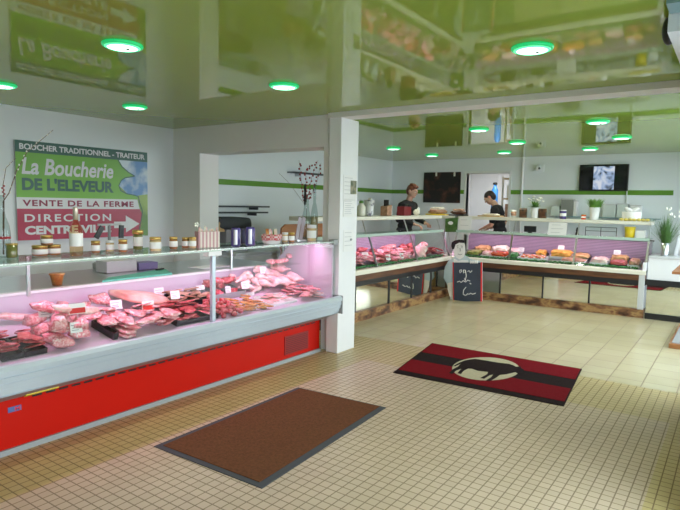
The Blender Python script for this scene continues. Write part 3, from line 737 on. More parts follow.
jar(173.5, 248.8, 8.2, 12, 'small brown jar with cream label, alone between the broad jar and the pair', body='jar')
jar(185.5, 247.8, 7.2, 10.5, 'left small jar of the pair beside the striped box', body='jar')
jar(192.5, 248, 7.6, 11, 'right small jar of the pair beside the striped box', body='jarpale')
jar(285, 242, 6.2, 9.5, 'tiny white lidded jar right of the checked basket', body='jarpale', lid='traywhite')
jar(291.5, 242, 6.2, 9.5, 'tiny gold lidded jar before the card stand', body='jar')
jar(311.5, 240.8, 9.5, 16, 'tall cream jar with white label near the pillar end of the shelf', body='jarpale', lid='traywhite')
p = onZ(12, 257.5, SH); r = pxs(p, 11)/2; h = pxs(p, 14)
t = thing('tumbler', 'olive green glass tumbler beside the clear bottle with twigs', 'glass', (p.x, p.y, SH+.0006))
MB().lathe([(r*.85, 0), (r*.92, h*.06), (r, h), (r*.9, h), (r*.85, h*.6), (.001, h*.55)], n=22).build('tumbler_body', M['olive'], t, True)
MB().lathe([(r*.99, h*.9), (r*1.04, h*.92), (r*1.04, h), (r*.99, h)], n=22).build('rim', M['gold'], t, True)
def bottle(px, py, hpx, rpx, label, prof, m, fill=None, parts=(), name='bottle', z=SH, cat='bottle'):
    p = onZ(px, py, z); h = pxs(p, hpx); r = pxs(p, rpx)
    t = thing(name, label, cat, (p.x, p.y, z+.0006))
    MB().lathe([(a*r, b*h) for a, b in prof], n=24).build('bottle_body', M[m], t, True)
    for nm, mm, pr in parts: MB().lathe([(a*r, b*h) for a, b in pr], n=24).build(nm, M[mm], t, True)
    return t, r, h
M['capsule'] = mat('champagne_gold_capsule', (.60, .52, .42), .3, .7)
bottle(76.5, 255.8, 48.5, 6.2, 'bottle of rose wine with white label standing before the sign',
       [(.9, 0), (1, .02), (1, .50), (.92, .57), (.6, .65), (.36, .72), (.34, .98), (.3, .985)], 'rose',
       parts=[('wine_label', 'paper', [(1.005, .20), (1.02, .205), (1.02, .46), (1.005, .465)]), ('capsule', 'capsule', [(.345, .74), (.39, .745), (.38, .985), (.36, 1), (.02, 1)])], name='wine_bottle')
t, r, h = bottle(3.5, 257.5, 62, 7, 'clear glass bottle vase holding long bare twigs at the near end of the shelf',
       [(.9, 0), (1, .03), (1, .38), (.85, .52), (.45, .66), (.33, .75), (.33, .96), (.42, .97), (.42, 1)], 'bottleglass',
       parts=[('red_ribbon', 'berry', [(1.0, .30), (1.03, .305), (1.03, .33), (1.0, .335)])], name='bottle_vase', cat='vase')
tw = thing('twig_bunch', 'long bare twigs with pale buds rising from the clear bottle vase', 'twigs', t.location)
base = Vector(t.location)
def twig(pts, m, rr, name, par):
    mb = MB().tube([Vector(q)-base for q in pts], [rr*(1-.6*i/(len(pts)-1)) for i in range(len(pts))], 6)
    return mb.build(name, M[m], par, True)
x0 = base.x
A = [Vector((base.x, base.y, base.z+.02)), Vector((base.x, base.y+.01, base.z+h*.9)), onX(9, 193, x0+.01), onX(17, 170, x0+.03), onX(27, 152, x0+.05), onX(40, 141, x0+.06), onX(53, 130, x0+.07)]
twig(A, 'twig', .004, 'twig', tw)
B = [A[0]+Vector((.008, 0, 0)), A[1]+Vector((.006, .003, 0)), onX(3, 185, x0), onX(6, 168, x0), onX(16, 158, x0)]
twig(B, 'twig', .003, 'twig', tw)
bd = MB()
for P_, n_ in ((A, 16), (B, 7)):
    for k in range(n_):
        f = 2+(len(P_)-3.001)*k/n_; i = int(f); q = P_[i].lerp(P_[i+1], f-i)-base
        bd.ell(q+Vector((random.uniform(-.006, .006), random.uniform(-.006, .006), .004)), (.005, .005, .007), nu=6, nv=4)
bd.build('bud', M['petal'], tw, True)['kind'] = 'stuff'
rb = MB()
for k in range(6): rb.ell(onX(2+random.uniform(-2, 2), 186+k*2, x0)-base+Vector((.01, 0, 0)), (.006, .006, .006), nu=6, nv=4)
rb.build('red_berry', M['berry'], tw, True)['kind'] = 'stuff'
# striped box of sweets
p = onZ(210.5, 247.5, SH); w_, h_ = pxs(p, 22), pxs(p, 18.5)
t = thing('striped_box', 'pink and white striped paper box with sticks standing out of the top', 'box', (p.x-.04, p.y, SH+.0006), math.radians(70))
b = MB(); n = 12
for k in range(n): b.box(-w_/2+w_*k/n, -w_/2+w_*(k+1)/n, -.045, .045, 0, h_*.86, k % 2)
b.build('box_body', [flat('stripe_pink', (.50, .27, .29), .5), flat('stripe_cream', (.70, .64, .58), .5)], t)
b = MB()
for k in range(9):
    xx = -w_*.42+w_*.84*k/8
    MB().tube([(xx, 0, h_*.5), (xx+random.uniform(-.008, .008), random.uniform(-.02, .02), h_*random.uniform(.95, 1.15))], .006, 6).build('stick', M['cream'] if k % 2 else M['porkpale'], t)
fl = MB()
for k in range(5):
    a = 2*PI*k/5; fl.ell((-w_*.5+.014*math.cos(a), 0, h_*1.22+.014*math.sin(a)), (.012, .005, .008), Matrix.Rotation(-a, 3, 'Y'), 8, 5)
fl.build('paper_flower', M['petal'], t, True); MB().tube([(-w_*.45, 0, h_*.6), (-w_*.5, 0, h_*1.22)], .002, 5).build('flower_stem', M['leaf'], t)
# cans
M['canp'] = flat('can_purple', (.07, .05, .20), .25); M['canshine'] = flat('can_highlight', (.62, .60, .66), .25, metal=.4); M['cand'] = flat('can_dark', (.03, .03, .07), .3)
def can(px, py, wp, hp, label, m, band=True):
    p = onZ(px, py, SH); r = pxs(p, wp)/2; h = pxs(p, hp)
    t = thing('drink_can', label, 'can', (p.x, p.y, SH+.0006))
    MB().lathe([(r*.85, 0), (r, h*.05), (r, h*.92), (r*.84, h*.98), (r*.84, h), (r*.78, h*.985)], n=24).build('can_body', M[m], t, True)
    if band:
        pts = []
        for sgn in (-1.2, .5):
            b = MB(); n = 7; a0 = sgn
            for k in range(n):
                a1, a2 = a0+.75*k/n, a0+.75*(k+1)/n
                q = [(r*1.004*math.cos(a_), r*1.004*math.sin(a_), z) for a_, z in ((a1, h*.1), (a2, h*.1), (a2, h*.9), (a1, h*.9))]
                b.prism(q, ((math.cos((a1+a2)/2)*.001, math.sin((a1+a2)/2)*.001, 0)))
            b.build('highlight_panel', M['canshine'], t)  # upright silvery panels paint the highlights on the can
    MB().lathe([(r*.3, h*.985), (r*.35, h*.99), (r*.2, h*.995)], n=10).build('ring_pull', M['steel'], t)
can(235.8, 246.3, 9.6, 18.5, 'purple can with painted silvery highlights, left one of the two beside the striped box', 'canp')
can(250.2, 245.6, 9.6, 18.5, 'purple can with painted silvery highlights, right one of the two, nearer the checked basket', 'canp')
can(243.0, 243.8, 8.5, 15, 'plain dark can standing behind and between the two purple cans', 'cand', False)
# checked basket with rolls and jars
p = onZ(271.5, 243.3, SH); w_, h_ = pxs(p, 20), pxs(p, 13)
t = thing('gingham_basket', 'small white basket lined with red checked cloth holding little packets', 'basket', (p.x, p.y, SH+.0006))
MB().lathe([(w_*.38, 0), (w_*.44, h_*.05), (w_*.46, h_*.35), (w_*.43, h_*.35), (w_*.4, h_*.1), (.001, h_*.08)], n=20).build('basket_body', M['traywhite'], t, True)
mg, ntg, bb = nodes('red_gingham'); ck = N(ntg, 'ShaderNodeTexChecker', i_Scale=55.0); ck.inputs['Color1'].default_value = (.50, .02, .04, 1); ck.inputs['Color2'].default_value = (.72, .62, .62, 1)
tc_ = N(ntg, 'ShaderNodeTexCoord'); ntg.links.new(tc_.outputs['Object'], ck.inputs['Vector']); ntg.links.new(ck.outputs['Color'], bb.inputs['Base Color']); bb.inputs['Roughness'].default_value = .85
b = MB(); pr = []
for i in range(24): pass
b.lathe([(w_*.47, h_*.22), (w_*.50, h_*.3), (w_*.52, h_*.62), (w_*.47, h_*.70), (w_*.40, h_*.6), (.001, h_*.4)], n=24)
b.build('cloth_lining', mg, t, True)
for k in range(5):
    a = 2*PI*k/5+.4
    MB().cbox((w_*.22*math.cos(a), w_*.22*math.sin(a), h_*.8), (.028, .014, h_*.62), Matrix.Rotation(a, 3, 'Z') @ Matrix.Rotation(.25, 3, 'X')).build('packet', [M['cream'], M['leaf'], M['paper'], M['marinade'], M['porkpale']][k], t)
# card stand, berry vase and clear bottle by the pillar
p = onZ(300, 240.5, SH)
t = thing('card_stand', 'pair of pale lilac cards leaning in a small stand before the berry vase', 'card stand', (p.x, p.y, SH+.0006), math.radians(78))
M['lilaccard'] = flat('lilac_card', (.46, .40, .46), .5)
hc = pxs(p, 24)
for sx in (-.022, .03):
    MB().cbox((sx, 0, hc*.5), (.045, .004, hc), Matrix.Rotation(.35, 3, 'Y') @ Matrix.Rotation(-.2, 3, 'X')).build('card', M['lilaccard'], t)
MB().box(-.06, .06, -.03, .045, 0, .008).build('stand_base', M['steel'], t)
t, r, h = bottle(306, 238.6, 40, 4.6, 'slim clear vase holding branches of dark red berries beside the pillar',
       [(.85, 0), (1, .03), (1, .5), (.6, .7), (.5, .97), (.6, 1)], 'bottleglass', name='berry_vase', cat='vase')
base = Vector(t.location); x0 = base.x
br = thing('berry_branch_bunch', 'bunch of dark red berry branches and one black feather in the slim vase', 'branches', t.location)
bm_ = MB(); F = []
for pts in ([(303, 200), (301, 178), (299, 160)], [(308, 196), (312, 176), (318, 160)], [(310, 198), (317, 182), (321, 163)], [(305, 205), (290, 184), (279, 173)], [(306, 190), (306, 170), (312, 166)]):
    P_ = [Vector((base.x, base.y, base.z+.03)), Vector((base.x, base.y, base.z+h*.97))]+[onX(q[0], q[1], x0+random.uniform(-.04, .06)) for q in pts]
    twig(P_, 'twig', .003, 'branch', br); F.append(P_)
for P_ in F[:3]+F[4:]:
    for k in range(15):
        f = 1.6+(len(P_)-2.601)*k/15; i = int(f); q = P_[i].lerp(P_[i+1], f-i)-base
        bm_.ell(q+Vector([random.uniform(-.014, .014) for _ in range(3)]), (.010, .010, .011), nu=7, nv=5)
bm_.build('berry', M['berry'], br, True)['kind'] = 'stuff'
q = onX(305, 198, x0+.01)-base
MB().ell(q, (.012, .016, .085), nu=10, nv=8).ell(q+Vector((0, 0, .10)), (.006, .022, .055), nu=8, nv=6).build('feather', M['cloth'], br, True)
bottle(314, 238.8, 54, 3.6, 'tall clear bottle with pale yellow contents next to the berry vase',
       [(.9, 0), (1, .02), (1, .45), (.7, .58), (.38, .66), (.38, .97), (.46, 1)], 'bottleglass',
       parts=[('contents', 'jarpale', [(.9, .03), (.93, .04), (.93, .40), (.001, .41)])])
# ------------------------------------------------------------------ on the rear worktop
WT = .916
c = [onZ(x, y, WT+.018) for x, y in ((108, 277.5), (126, 284.5), (187, 275), (165, 268.5))]
c = [Vector((max(-4.60, min(-4.23, q.x)), q.y, WT)) for q in c]
cb = MB().prism(c, (0, 0, .018)).build('cutting_board', M['cgreen'], bev=.003); tag(cb, 'green plastic cutting board lying on the rear worktop', 'cutting board')
p = onZ(152, 268.5, WT+.02)
t = thing('knife', 'black handled knife lying on the green cutting board', 'knife', (max(-4.5, min(-4.3, p.x)), p.y, WT+.0195), .3)
MB().box(-.012, .012, -.07, .04, 0, .014).build('handle', M['black'], t, bev=.003); MB().prism([(-.014, .04, .004), (.014, .04, .004), (.0, .2, .004)], (0, 0, .002)).build('blade', M['steel'], t)
c0 = onZ(182, 267.5, WT); ps = MB().cbox((0, 0, .004), (.22, .40, .008), Matrix.Rotation(.05, 3, 'Z')).build('white_tray', M['traywhite'], bev=.002)
ps.location = (-4.46, c0.y+.22, WT+.001); tag(ps, 'flat white tray lying beyond the green cutting board', 'tray')
def wbox(px0, px1, h, x, d, m, name, label, cat, z=WT):
    y0, y1 = yAt(px0, x, z), yAt(px1, x, z)
    o = MB().box(-d/2, d/2, -(y1-y0)/2, (y1-y0)/2, 0, h).build(name, M[m], bev=.004); o.location = (x-d/2, (y0+y1)/2, z+.001); return tag(o, label, cat)
wbox(107, 137, .11, -4.72, .18, 'lightgrey', 'paper_box', 'long pale grey box on the rear worktop under the small jars', 'box')
M['purplebox'] = flat('purple_box', (.14, .12, .28), .5)
wbox(139, 158, .07, -4.72, .15, 'purplebox', 'carton', 'purple and white carton beside the long pale grey box', 'box')
p0 = Vector((-4.36, yAt(57, -4.36, .95), WT+.001))
t = thing('orange_pot', 'small orange pot alone on the rear worktop at the near end', 'pot', p0); MB().lathe([(.035, 0), (.052, .085), (.055, .09), (.046, .09), (.032, .01)], n=18).build('pot_body', M['marinade'], t, True); MB().lathe([(.053, .08), (.058, .082), (.058, .092), (.053, .094)], n=18).build('pot_rim', M['marinade'], t, True)
# scale with two slanted displays
yS = yAt(110, -5.09, 1.2); t = thing('weighing_scale', 'grey shop scale with a tall pole and two slanted black displays', 'scale', (-5.01, yS, WT+.001))
zt = onX(108, 225, -5.09).z-WT
MB().box(-.12, .12, -.17, .17, 0, .06).build('scale_base', M['greyp'], t, bev=.006); MB().box(-.11, .11, -.16, .16, .06, .07).build('pan', M['steel'], t)
MB().tube([(-.09, .0, .06), (-.09, 0, zt)], .015, 8).build('pole', M['greyp'], t); MB().box(-.10, -.08, -.12, .13, zt-.008, zt+.012).build('cross_bar', M['lightgrey'], t)
for s in (-1, 1): MB().cbox((-.07, s*.12, zt-.07), (.02, .05, .13), Matrix.Rotation(s*.25-.3, 3, 'X')).build('display', M['black'], t, bev=.003)
# ================================================================== FLOOR MATS
def quad(c, u, v): return c[0].lerp(c[1], u).lerp(c[3].lerp(c[2], u), v)
cm = [onZ(x, y, 0) for x, y in ((298, 388), (386, 408), (262, 489), (154, 447))]
def mat_piece(mb, c, u0, u1, v0, v1, z0, z1, n=1):
    pts = [quad(c, u0, v0), quad(c, u1, v0), quad(c, u1, v1), quad(c, u0, v1)]
    return mb.prism([Vector((q.x, q.y, z0)) for q in pts], (0, 0, z1-z0))
t = athing('brown_door_mat', 'brown carpet mat with dark grey rubber edge before the red counter', 'mat', sum(cm, Vector())/4)
mat_piece(MB(), cm, 0, 1, 0, 1, .0005, .006).build('rubber_border', M['dark'], t)
mat_piece(MB(), cm, .045, .945, .012, .975, .006, .011).build('pile', M['brownmat'], t, bev=.003)
c2 = [onZ(x, y, 0) for x, y in ((432, 343.5), (582, 369.5), (564, 406.5), (393, 373))]
t = athing('red_door_mat', 'red and black striped mat with a cow in a cream oval', 'mat', sum(c2, Vector())/4)
mat_piece(MB(), c2, 0, 1, 0, 1, .0005, .007).build('border', M['blackmat'], t, bev=.002)
mat_piece(MB(), c2, .008, .992, .012, .345, .007, .0095).build('stripe', M['redmat'], t, bev=.001)
mat_piece(MB(), c2, .008, .992, .60, .915, .007, .0095).build('stripe', M['redmat'], t, bev=.001)
U = (c2[1]-c2[0]).lerp(c2[2]-c2[3], .5).normalized(); V = Vector((U.y, -U.x, 0))
ce = onZ(486, 369, 0); ea = (onZ(517.5, 374.5, 0)-onZ(455, 364.5, 0)).length/2; eb = abs((onZ(484, 382, 0)-onZ(488, 357, 0)).dot(V))/2
def E_(u, v, z): q = ce+U*(u*ea)+V*(v*eb); return Vector((q.x, q.y, z))
MB().prism([E_(math.cos(2*PI*k/40), math.sin(2*PI*k/40), .0092) for k in range(40)], (0, 0, .0018)).build('oval', M['creammat'], t)
cow = [(-.80, -.42), (-.66, -.58), (-.30, -.60), (.10, -.60), (.45, -.66), (.62, -.60), (.74, -.52), (.86, -.62), (.90, -.50), (1.04, -.40), (1.16, -.18), (1.14, -.04), (1.02, .0), (.90, -.08), (.82, .06), (.74, .20),
       (.60, .34), (.60, .60), (.56, .92), (.44, .92), (.46, .62), (.42, .40), (.36, .50), (.34, .82), (.22, .82), (.26, .46), (.20, .28), (-.10, .34), (-.34, .26), (-.44, .30), (-.46, .54), (-.40, .80), (-.52, .80), (-.58, .52), (-.60, .40), (-.66, .62), (-.62, .90), (-.74, .90), (-.80, .56), (-.78, .30), (-.84, .02), (-.86, .30), (-.93, .34), (-.92, .0), (-.88, -.26)]
MB().prism([E_(u, v, .011) for u, v in cow], (0, 0, .0012)).build('cow_silhouette', M['blackmat'], t)
# ================================================================== FAR COUNTERS (L-shaped pair with mirrored fronts)
YF, XF2 = 9.33, -4.14
M['slat'] = mat('lilac_slatted_liner', (.42, .32, .45), .35); M['slatshade'] = flat('slat_gap_shade', (.16, .13, .17), .5)  # second colour paints the shade in the gaps between slats
def far_counter(name, label, loc, rz, L, x_vis, uprights, end):
    """local x runs along the front, local y points to the staff side"""
    t = thing(name, label, 'counter', loc, rz)
    def ex(prof, a=0, b=L): return MB().prism([(a, y, z) for y, z in prof], (b-a, 0, 0))
    ex([(-.015, 0), (-.015, .118), (.0, .13), (.10, .13), (.10, 0)], x_vis).build('plinth', M['plinth'], t)
    us = [u for u in uprights]
    edges = [x_vis]+us+[L]
    for a, b in zip(edges[:-1], edges[1:]):
        if b-a > .06: MB().box(a+.012, b-.012, .035, .045, .13, .49).build('mirror_panel', M['mirror'], t)
    for u in us: MB().box(u-.012, u+.012, .022, .05, .125, .49).build('upright', M['black'], t)
    ex([(.0, .485), (.0, .56), (.06, .56), (.06, .485)]).build('black_rail', M['black'], t)
    ex([(-.012, .558), (-.018, .645), (.06, .645), (.06, .558)]).build('wood_rail', M['wood'], t, )
    ex([(-.03, .645), (-.035, .70), (-.02, .712), (.04, .712), (.04, .645)]).build('steel_lip', M['offwhite'], t)
    ex([(.04, .66), (.04, .70), (.69, .796), (.69, .756)]).build('deck', M['steel'], t)
    sl = MB()
    for k in range(12): sl.box(0.02, L-.02, .695, .711, .80+k*.025, .80+k*.025+.017, 0); sl.box(0.02, L-.02, .707, .711, .80+k*.025+.017, .80+k*.025+.025, 1)
    sl.build('slatted_liner', [M['slat'], M['slatshade']], t)
    ex([(.66, 1.105), (.66, 1.13), (.74, 1.13), (.74, 1.105)]).build('rear_ledge', M['black'], t)
    MB().box(.02, L-.02, .712, .735, .02, 1.10).build('rear_body', M['white'], t)
    # leaning front glass in panels
    gy0, gz0, gy1, gz1 = .0, .712, .15, 1.135
    cuts = [0]+[L*k/3 for k in (1, 2)]+[L]
    for a, b in zip(cuts[:-1], cuts[1:]):
        MB().prism([(a+.012, gy0, gz0), (a+.012, gy1, gz1), (a+.012, gy1+.006, gz1), (a+.012, gy0+.006, gz0)], (b-a-.024, 0, 0)).build('front_glass', M['glass'], t)
    for c_ in cuts:
        x = min(max(c_, .015), L-.015)
        MB().prism([(x-.012, gy0-.004, gz0), (x-.012, gy1-.004, gz1), (x-.012, gy1+.02, gz1), (x-.012, gy0+.02, gz0)], (.024, 0, 0)).build('glass_strut', M['steel'], t)
        MB().tube([(x, gy1+.05, gz1+.03), (x, gy1+.13, 1.373)], .011, 8).build('shelf_post', M['steel'], t)
    ex([(gy1-.006, 1.135), (gy1-.006, 1.178), (gy1+.014, 1.178), (gy1+.014, 1.135)]).build('glass_rail', M['gedge'], t)
    ex([(gy1+.014, 1.155), (gy1+.014, 1.167), (gy1+.44, 1.167), (gy1+.44, 1.155)], 0.01, L-.01).build('glass_shelf', M['gglass'], t)
    ex([(gy1+.05, 1.372), (gy1+.04, 1.378), (gy1+.04, 1.425), (gy1+.46, 1.425), (gy1+.46, 1.372)]).build('service_shelf', M['offwhite'], t, )
    MB().tube([(.06, .19, 1.148), (L-.06, .19, 1.148)], .008, 8).build('lamp_tube', mat('pink_tube', (1, .85, .95), .4, emit=(1, .82, .90), es=2.5), t)
    for e in end:
        MB().prism([(e, 0, .712), (e, .15, 1.13), (e, .66, 1.13), (e, .66, .72)], (.008, 0, 0)).build('end_glass', M['glass'], t)
    return t
LR = 3.08
fr_ = far_counter('display_counter', 'long display counter with mirrored base facing the room, below the television', (XF2, YF, 0), 0, LR, 0.0, [.18, .89, 1.60, 2.31], [LR-.01])
MB().box(LR-.09, LR-.01, -.02, .6, .125, .70).build('end_post', M['lightgrey'], fr_, bev=.004)
MB().box(LR-.05, LR+.0, -.025, .55, .66, .83).build('end_cap', M['traywhite'], fr_, bev=.006)
LL = YF-5.6
fl_ = far_counter('display_counter', 'display counter with mirrored base running from behind the pillar to the corner', (XF2-.02, 5.6, 0), PI/2, LL-.02, 0.0, [.0+.03, .72, 1.63, 2.345, 3.034], [])
# corner infill so that the two runs meet
ci = athing('corner_counter', 'dark corner unit where the two mirrored counters meet, behind the blackboard', 'counter', (-4.55, 9.7, 0))
MB().box(-4.88, -4.145, 9.335, 10.05, 0, .70).build('body', M['wood'], ci)
MB().box(-4.88, -4.145, 9.335, 10.05, .70, .712).build('top', M['offwhite'], ci)
MB().box(-4.70, -4.20, 9.50, 9.95, 1.372, 1.425).build('service_shelf', M['offwhite'], ci)
MB().tube([(-4.45, 9.7, .71), (-4.45, 9.7, 1.373)], .02, 10).build('post', M['steel'], ci)
MB().prism([(-4.14, 9.335, .712), (-4.28, 9.47, 1.13), (-4.285, 9.475, 1.13), (-4.145, 9.34, .712)], (-.012, .012, 0)).build('glass_strut', M['steel'], ci)
# ------------------------------------------------------------------ food in the far counters
def dzr(y): return .70+(y-YF-.04)*(.10/.68)
def dzl(x): return .70+(XF2-.02-.04-x)*(.10/.68)
def xAt(px, y, z):
    lo, hi = -7.0, 1.0
    for _ in range(50):
        mid = (lo+hi)/2; d = Vector((mid, y, z))-EYE
        if 340+FPX*d.dot(RIGHT)/d.dot(_f) < px: lo = mid
        else: hi = mid
    return (lo+hi)/2
def dish(px0, px1, y0, y1, m, traymat, label, cat='dish', h=.04, heaph=.05, name='food_tray', fill='filling'):
    x0, x1 = xAt(px0, (y0+y1)/2, .8), xAt(px1, (y0+y1)/2, .8); cx, cy = (x0+x1)/2, (y0+y1)/2; a, b = (x1-x0)/2, (y1-y0)/2; t_ = .008
    t = thing(name, label, cat, (cx, cy, dzr(cy)+.008))
    mb = MB().box(-a, a, -b, b, 0, .006).box(-a, -a+t_, -b, b, .006, h).box(a-t_, a, -b, b, .006, h).box(-a+t_, a-t_, -b, -b+t_, .006, h).box(-a+t_, a-t_, b-t_, b, .006, h)
    mb.build('tray', M[traymat], t)
    me = blob(random.randint(1, 99), (2*a-.025, 2*b-.025, heaph*1.5), .25, 5, .6, 4)
    o = bpy.data.objects.new(fill, me); C.objects.link(o); o.parent = t; me.materials.append(M[m]); o.location = (0, 0, .008)
    t.rotation_euler = (math.atan(.1/.68), 0, 0)
    return t
y0, y1, y2, y3 = YF+.10, YF+.34, YF+.38, YF+.63
dish(468, 481, y0, y1, 'pesto', 'black', 'tray of dark green salad just right of the blackboard man')
dish(483, 492, y0, y1, 'chicken', 'traywhite', 'tray of pale slices in front of the browned rolls')
dish(476, 491, y2, y3, 'pastry', 'black', 'tray of browned crust behind the dark green salad', heaph=.07)
dish(492, 508, y0, y1, 'tomato', 'traywhite', 'tray of bright red stuffed tomatoes near the blackboard', heaph=.06)
dish(493, 509, y2, y3, 'cream', 'traywhite', 'tray of creamy white salad behind the red tomatoes', heaph=.08)
dish(509, 521, y2, y3, 'chicken', 'traywhite', 'tray of pale poultry right of the creamy salad', heaph=.06)
dish(509, 519, y0, y1, 'parsley', 'black', 'tray of bright green herbs right of the red tomatoes')
t = tray('brochette_tray', xAt(519.5, y0+.1, .8), xAt(546, y0+.1, .8), y0, y1, lambda x: dzr((y0+y1)/2)-.0, .05, M['traywhite'], 'white tray filled with orange skewers'); t.rotation_euler = (math.atan(.1/.68), 0, 0); t.location.z = dzr((y0+y1)/2)+.008
sk = None
for k in range(9):
    x = xAt(521, y0+.1, .8)+.03+k*(xAt(545, y0+.1, .8)-xAt(521, y0+.1, .8)-.06)/8
    s_ = thing('skewer', 'orange meat and tomato skewer in the white tray', 'skewer', (x, (y0+y1)/2, dzr((y0+y1)/2)+.058), 0, 'orange skewers'); s_.rotation_euler = (.22, 0, random.uniform(-.25, .25))
    MB().tube([(0, -.095, 0), (0, .10, 0)], .003, 5).build('stick', M['woodlight'], s_)
    for j in range(5): MB().ell((0, -.08+.036*j, 0), (.024, .019, .022), nu=8, nv=6).build('morsel', M[['marinade', 'tomato', 'chicken'][(j+k) % 3]], s_, True)
dish(536, 547, y2, y3, 'orange', 'black', 'small tray of orange grated salad behind the skewers', heaph=.06)
dish(551, 572, y2, y3, 'orange', 'traywhite', 'big tray of orange gratin heaped under a price tag', heaph=.075)
dish(562, 586, y0, y1, 'tan', 'traywhite', 'tray of smooth pinkish brown pate in front', heaph=.035)
dish(573, 590, y2, y3, 'pastry', 'black', 'dark tray of brown terrine right of the orange gratin', heaph=.05)
dish(591, 609, y0+.04, y1+.03, 'chicken', 'traywhite', 'white tray of pale pink sausages, right of the terrine', heaph=.06)
dish(610, 628, y0, y1-.02, 'beef', 'black', 'dark tray of red cured meat under the second price tag', heaph=.05)
dish(611, 629, y2, y3, 'pastry', 'black', 'dark tray of brown pate behind the red cured meat', heaph=.06)
dish(629, 641, y0+.05, y1+.1, 'tan', 'traywhite', 'tray with a beige loaf at the end of the far counter', heaph=.06)
def tag2(px, py, y, label, w=.10):
    p = onY(px, py, y); p.z -= .055; price_tag(p, 0, label, w=w, h=.07)
tag2(561, 248, y2+.12, 'white price tag standing in the orange gratin')
tag2(617, 253, y2-.02, 'white price tag between the red cured meat and the brown pate')
tag2(521, 250, y2-.0, 'white price tag standing behind the skewers')
def garnish(prof, name, label):
    b = MB()
    for p in prof:
        for k in range(3):
            b.ell(p+Vector((random.uniform(-.012, .012), random.uniform(-.012, .012), random.uniform(.0, .02))), (.016, .016, .013), Matrix.Rotation(random.uniform(0, 3), 3, 'Z'), 6, 4)
    o = b.build(name, M['parsley'], None, True); tag(o, label, 'garnish', kind='stuff')
garnish([Vector((XF2+.15+.03*k, YF+.075, .722)) for k in range(94)], 'parsley_garnish', 'strip of green parsley garnish along the front of the counter below the television')
garnish([Vector((XF2-.095, 6.0+.03*k, .722)) for k in range(105)], 'parsley_garnish', 'strip of green parsley garnish along the front of the counter beside the pillar')
# red meat in the run beside the pillar
REST.update(max=.10, floor=lambda x, y: dzl(x)+.002, x=(XF2-.70, XF2-.075), y=(5.65, YF-.06))
XA, XB_ = XF2-.20, XF2-.48
for (p0, p1, kind, m, lab, grp, n, sc) in (
    (352, 374, 'chop', 'pork', 'pink chop at the pillar end of the far counter', 'pink chops by the pillar', 26, 1.0),
    (374, 392, 'chop', 'beef', 'dark red steak between the pink chops and the white tag', 'dark red steaks', 26, 1.0),
    (392, 410, 'chop', 'pork', 'rosy cutlet before the pale tied bird', 'rosy cutlets', 26, 1.0),
    (428, 447, 'chop', 'beef', 'deep red steak in the far corner beside the blackboard', 'deep red corner steaks', 26, 1.0)):
    a, b = yAt(p0, XA, .75), yAt(p1, XA, .75)
    nm = lab.split(' at ')[0].split(' between')[0].split(' before')[0].split(' in ')[0].replace(' ', '_')
    heap(nm, kind, m, n, XA-.11, XA+.08, a, b, dzl, lab, 'meat', grp, sc=sc, perlayer=7, base=.01, layer=.035)
for (p0, p1, kind, m, lab, grp, n, sc) in (
    (350, 372, 'joint', 'beef', 'red beef joint in the back row behind the pink chops', 'red beef joints', 10, .72),
    (374, 400, 'joint', 'pork', 'pink pork roast in the back row behind the steaks', 'pink roasts in the back row', 11, .72),
    (402, 424, 'joint', 'beef', 'dark roast in the back row behind the pale tied bird', 'dark roasts in the back row', 11, .72),
    (426, 444, 'joint', 'pork', 'rosy roast in the back row in the far corner', 'rosy corner roasts', 10, .72)):
    a, b = yAt(p0, XB_, .8), yAt(p1, XB_, .8)
    nm = lab.split(' in ')[0].replace(' ', '_')
    heap(nm, kind, m, n, XB_-.10, XB_+.08, a, b, dzl, lab, 'meat', grp, sc=sc, perlayer=n, base=.012)
yb = yAt(418, XA+.02, .78)
piece('tied_bird', 'bird', 'chicken', 'pale tied bird lying before the corner of the far counter', 'poultry', (XA-.06, yb-.05, dzl(XA)+.012), (0, -.15, PI/2), 1.2)
piece('tied_bird', 'bird', 'chicken', 'pale bird with its legs up, behind the tied bird near the corner', 'poultry', (XA-.02, yb+.18, dzl(XA)+.06), (0, -.7, PI*.6), 1.0)
def tag3(px, py, x, label, w=.13):
    d = ray(px, py); a0 = onX(px, py, XF2-.10); best = None
    for pl in PLACED:
        h = pl[0].ray_cast(a0, d.normalized(), 2.0)
        if h[0] is not None and (best is None or h[3] < best[1]): best = (h[0], h[3])
    p = best[0]-d.normalized()*min(.03, best[1]*.5) if best else onX(px, py, x)
    p.z -= .06; price_tag(p, RZT, label, w=w, h=.085)
tag3(366, 256, XB_+.08, 'white price tag on the red joints nearest the pillar')
tag3(389, 258, XA-.02, 'crumpled white tag on the dark red steaks', w=.10)
tag3(402.5, 256.5, XA-.10, 'round topped white tag on the rosy cutlets', w=.08)
tag3(437, 260, XA+.02, 'slanting white tag on the deep red corner steaks', w=.09)
# ================================================================== ON THE SERVICE SHELVES
ZS = 1.4255
YS_ = YF+.38; XS_ = XF2-.40
def onR(px): return Vector((xAt(px, YS_, ZS), YS_, ZS+.0008))
def onL(px): return Vector((XS_, yAt(px, XS_, ZS), ZS+.0008))
def vpx(p, n): return pxs(p, n)
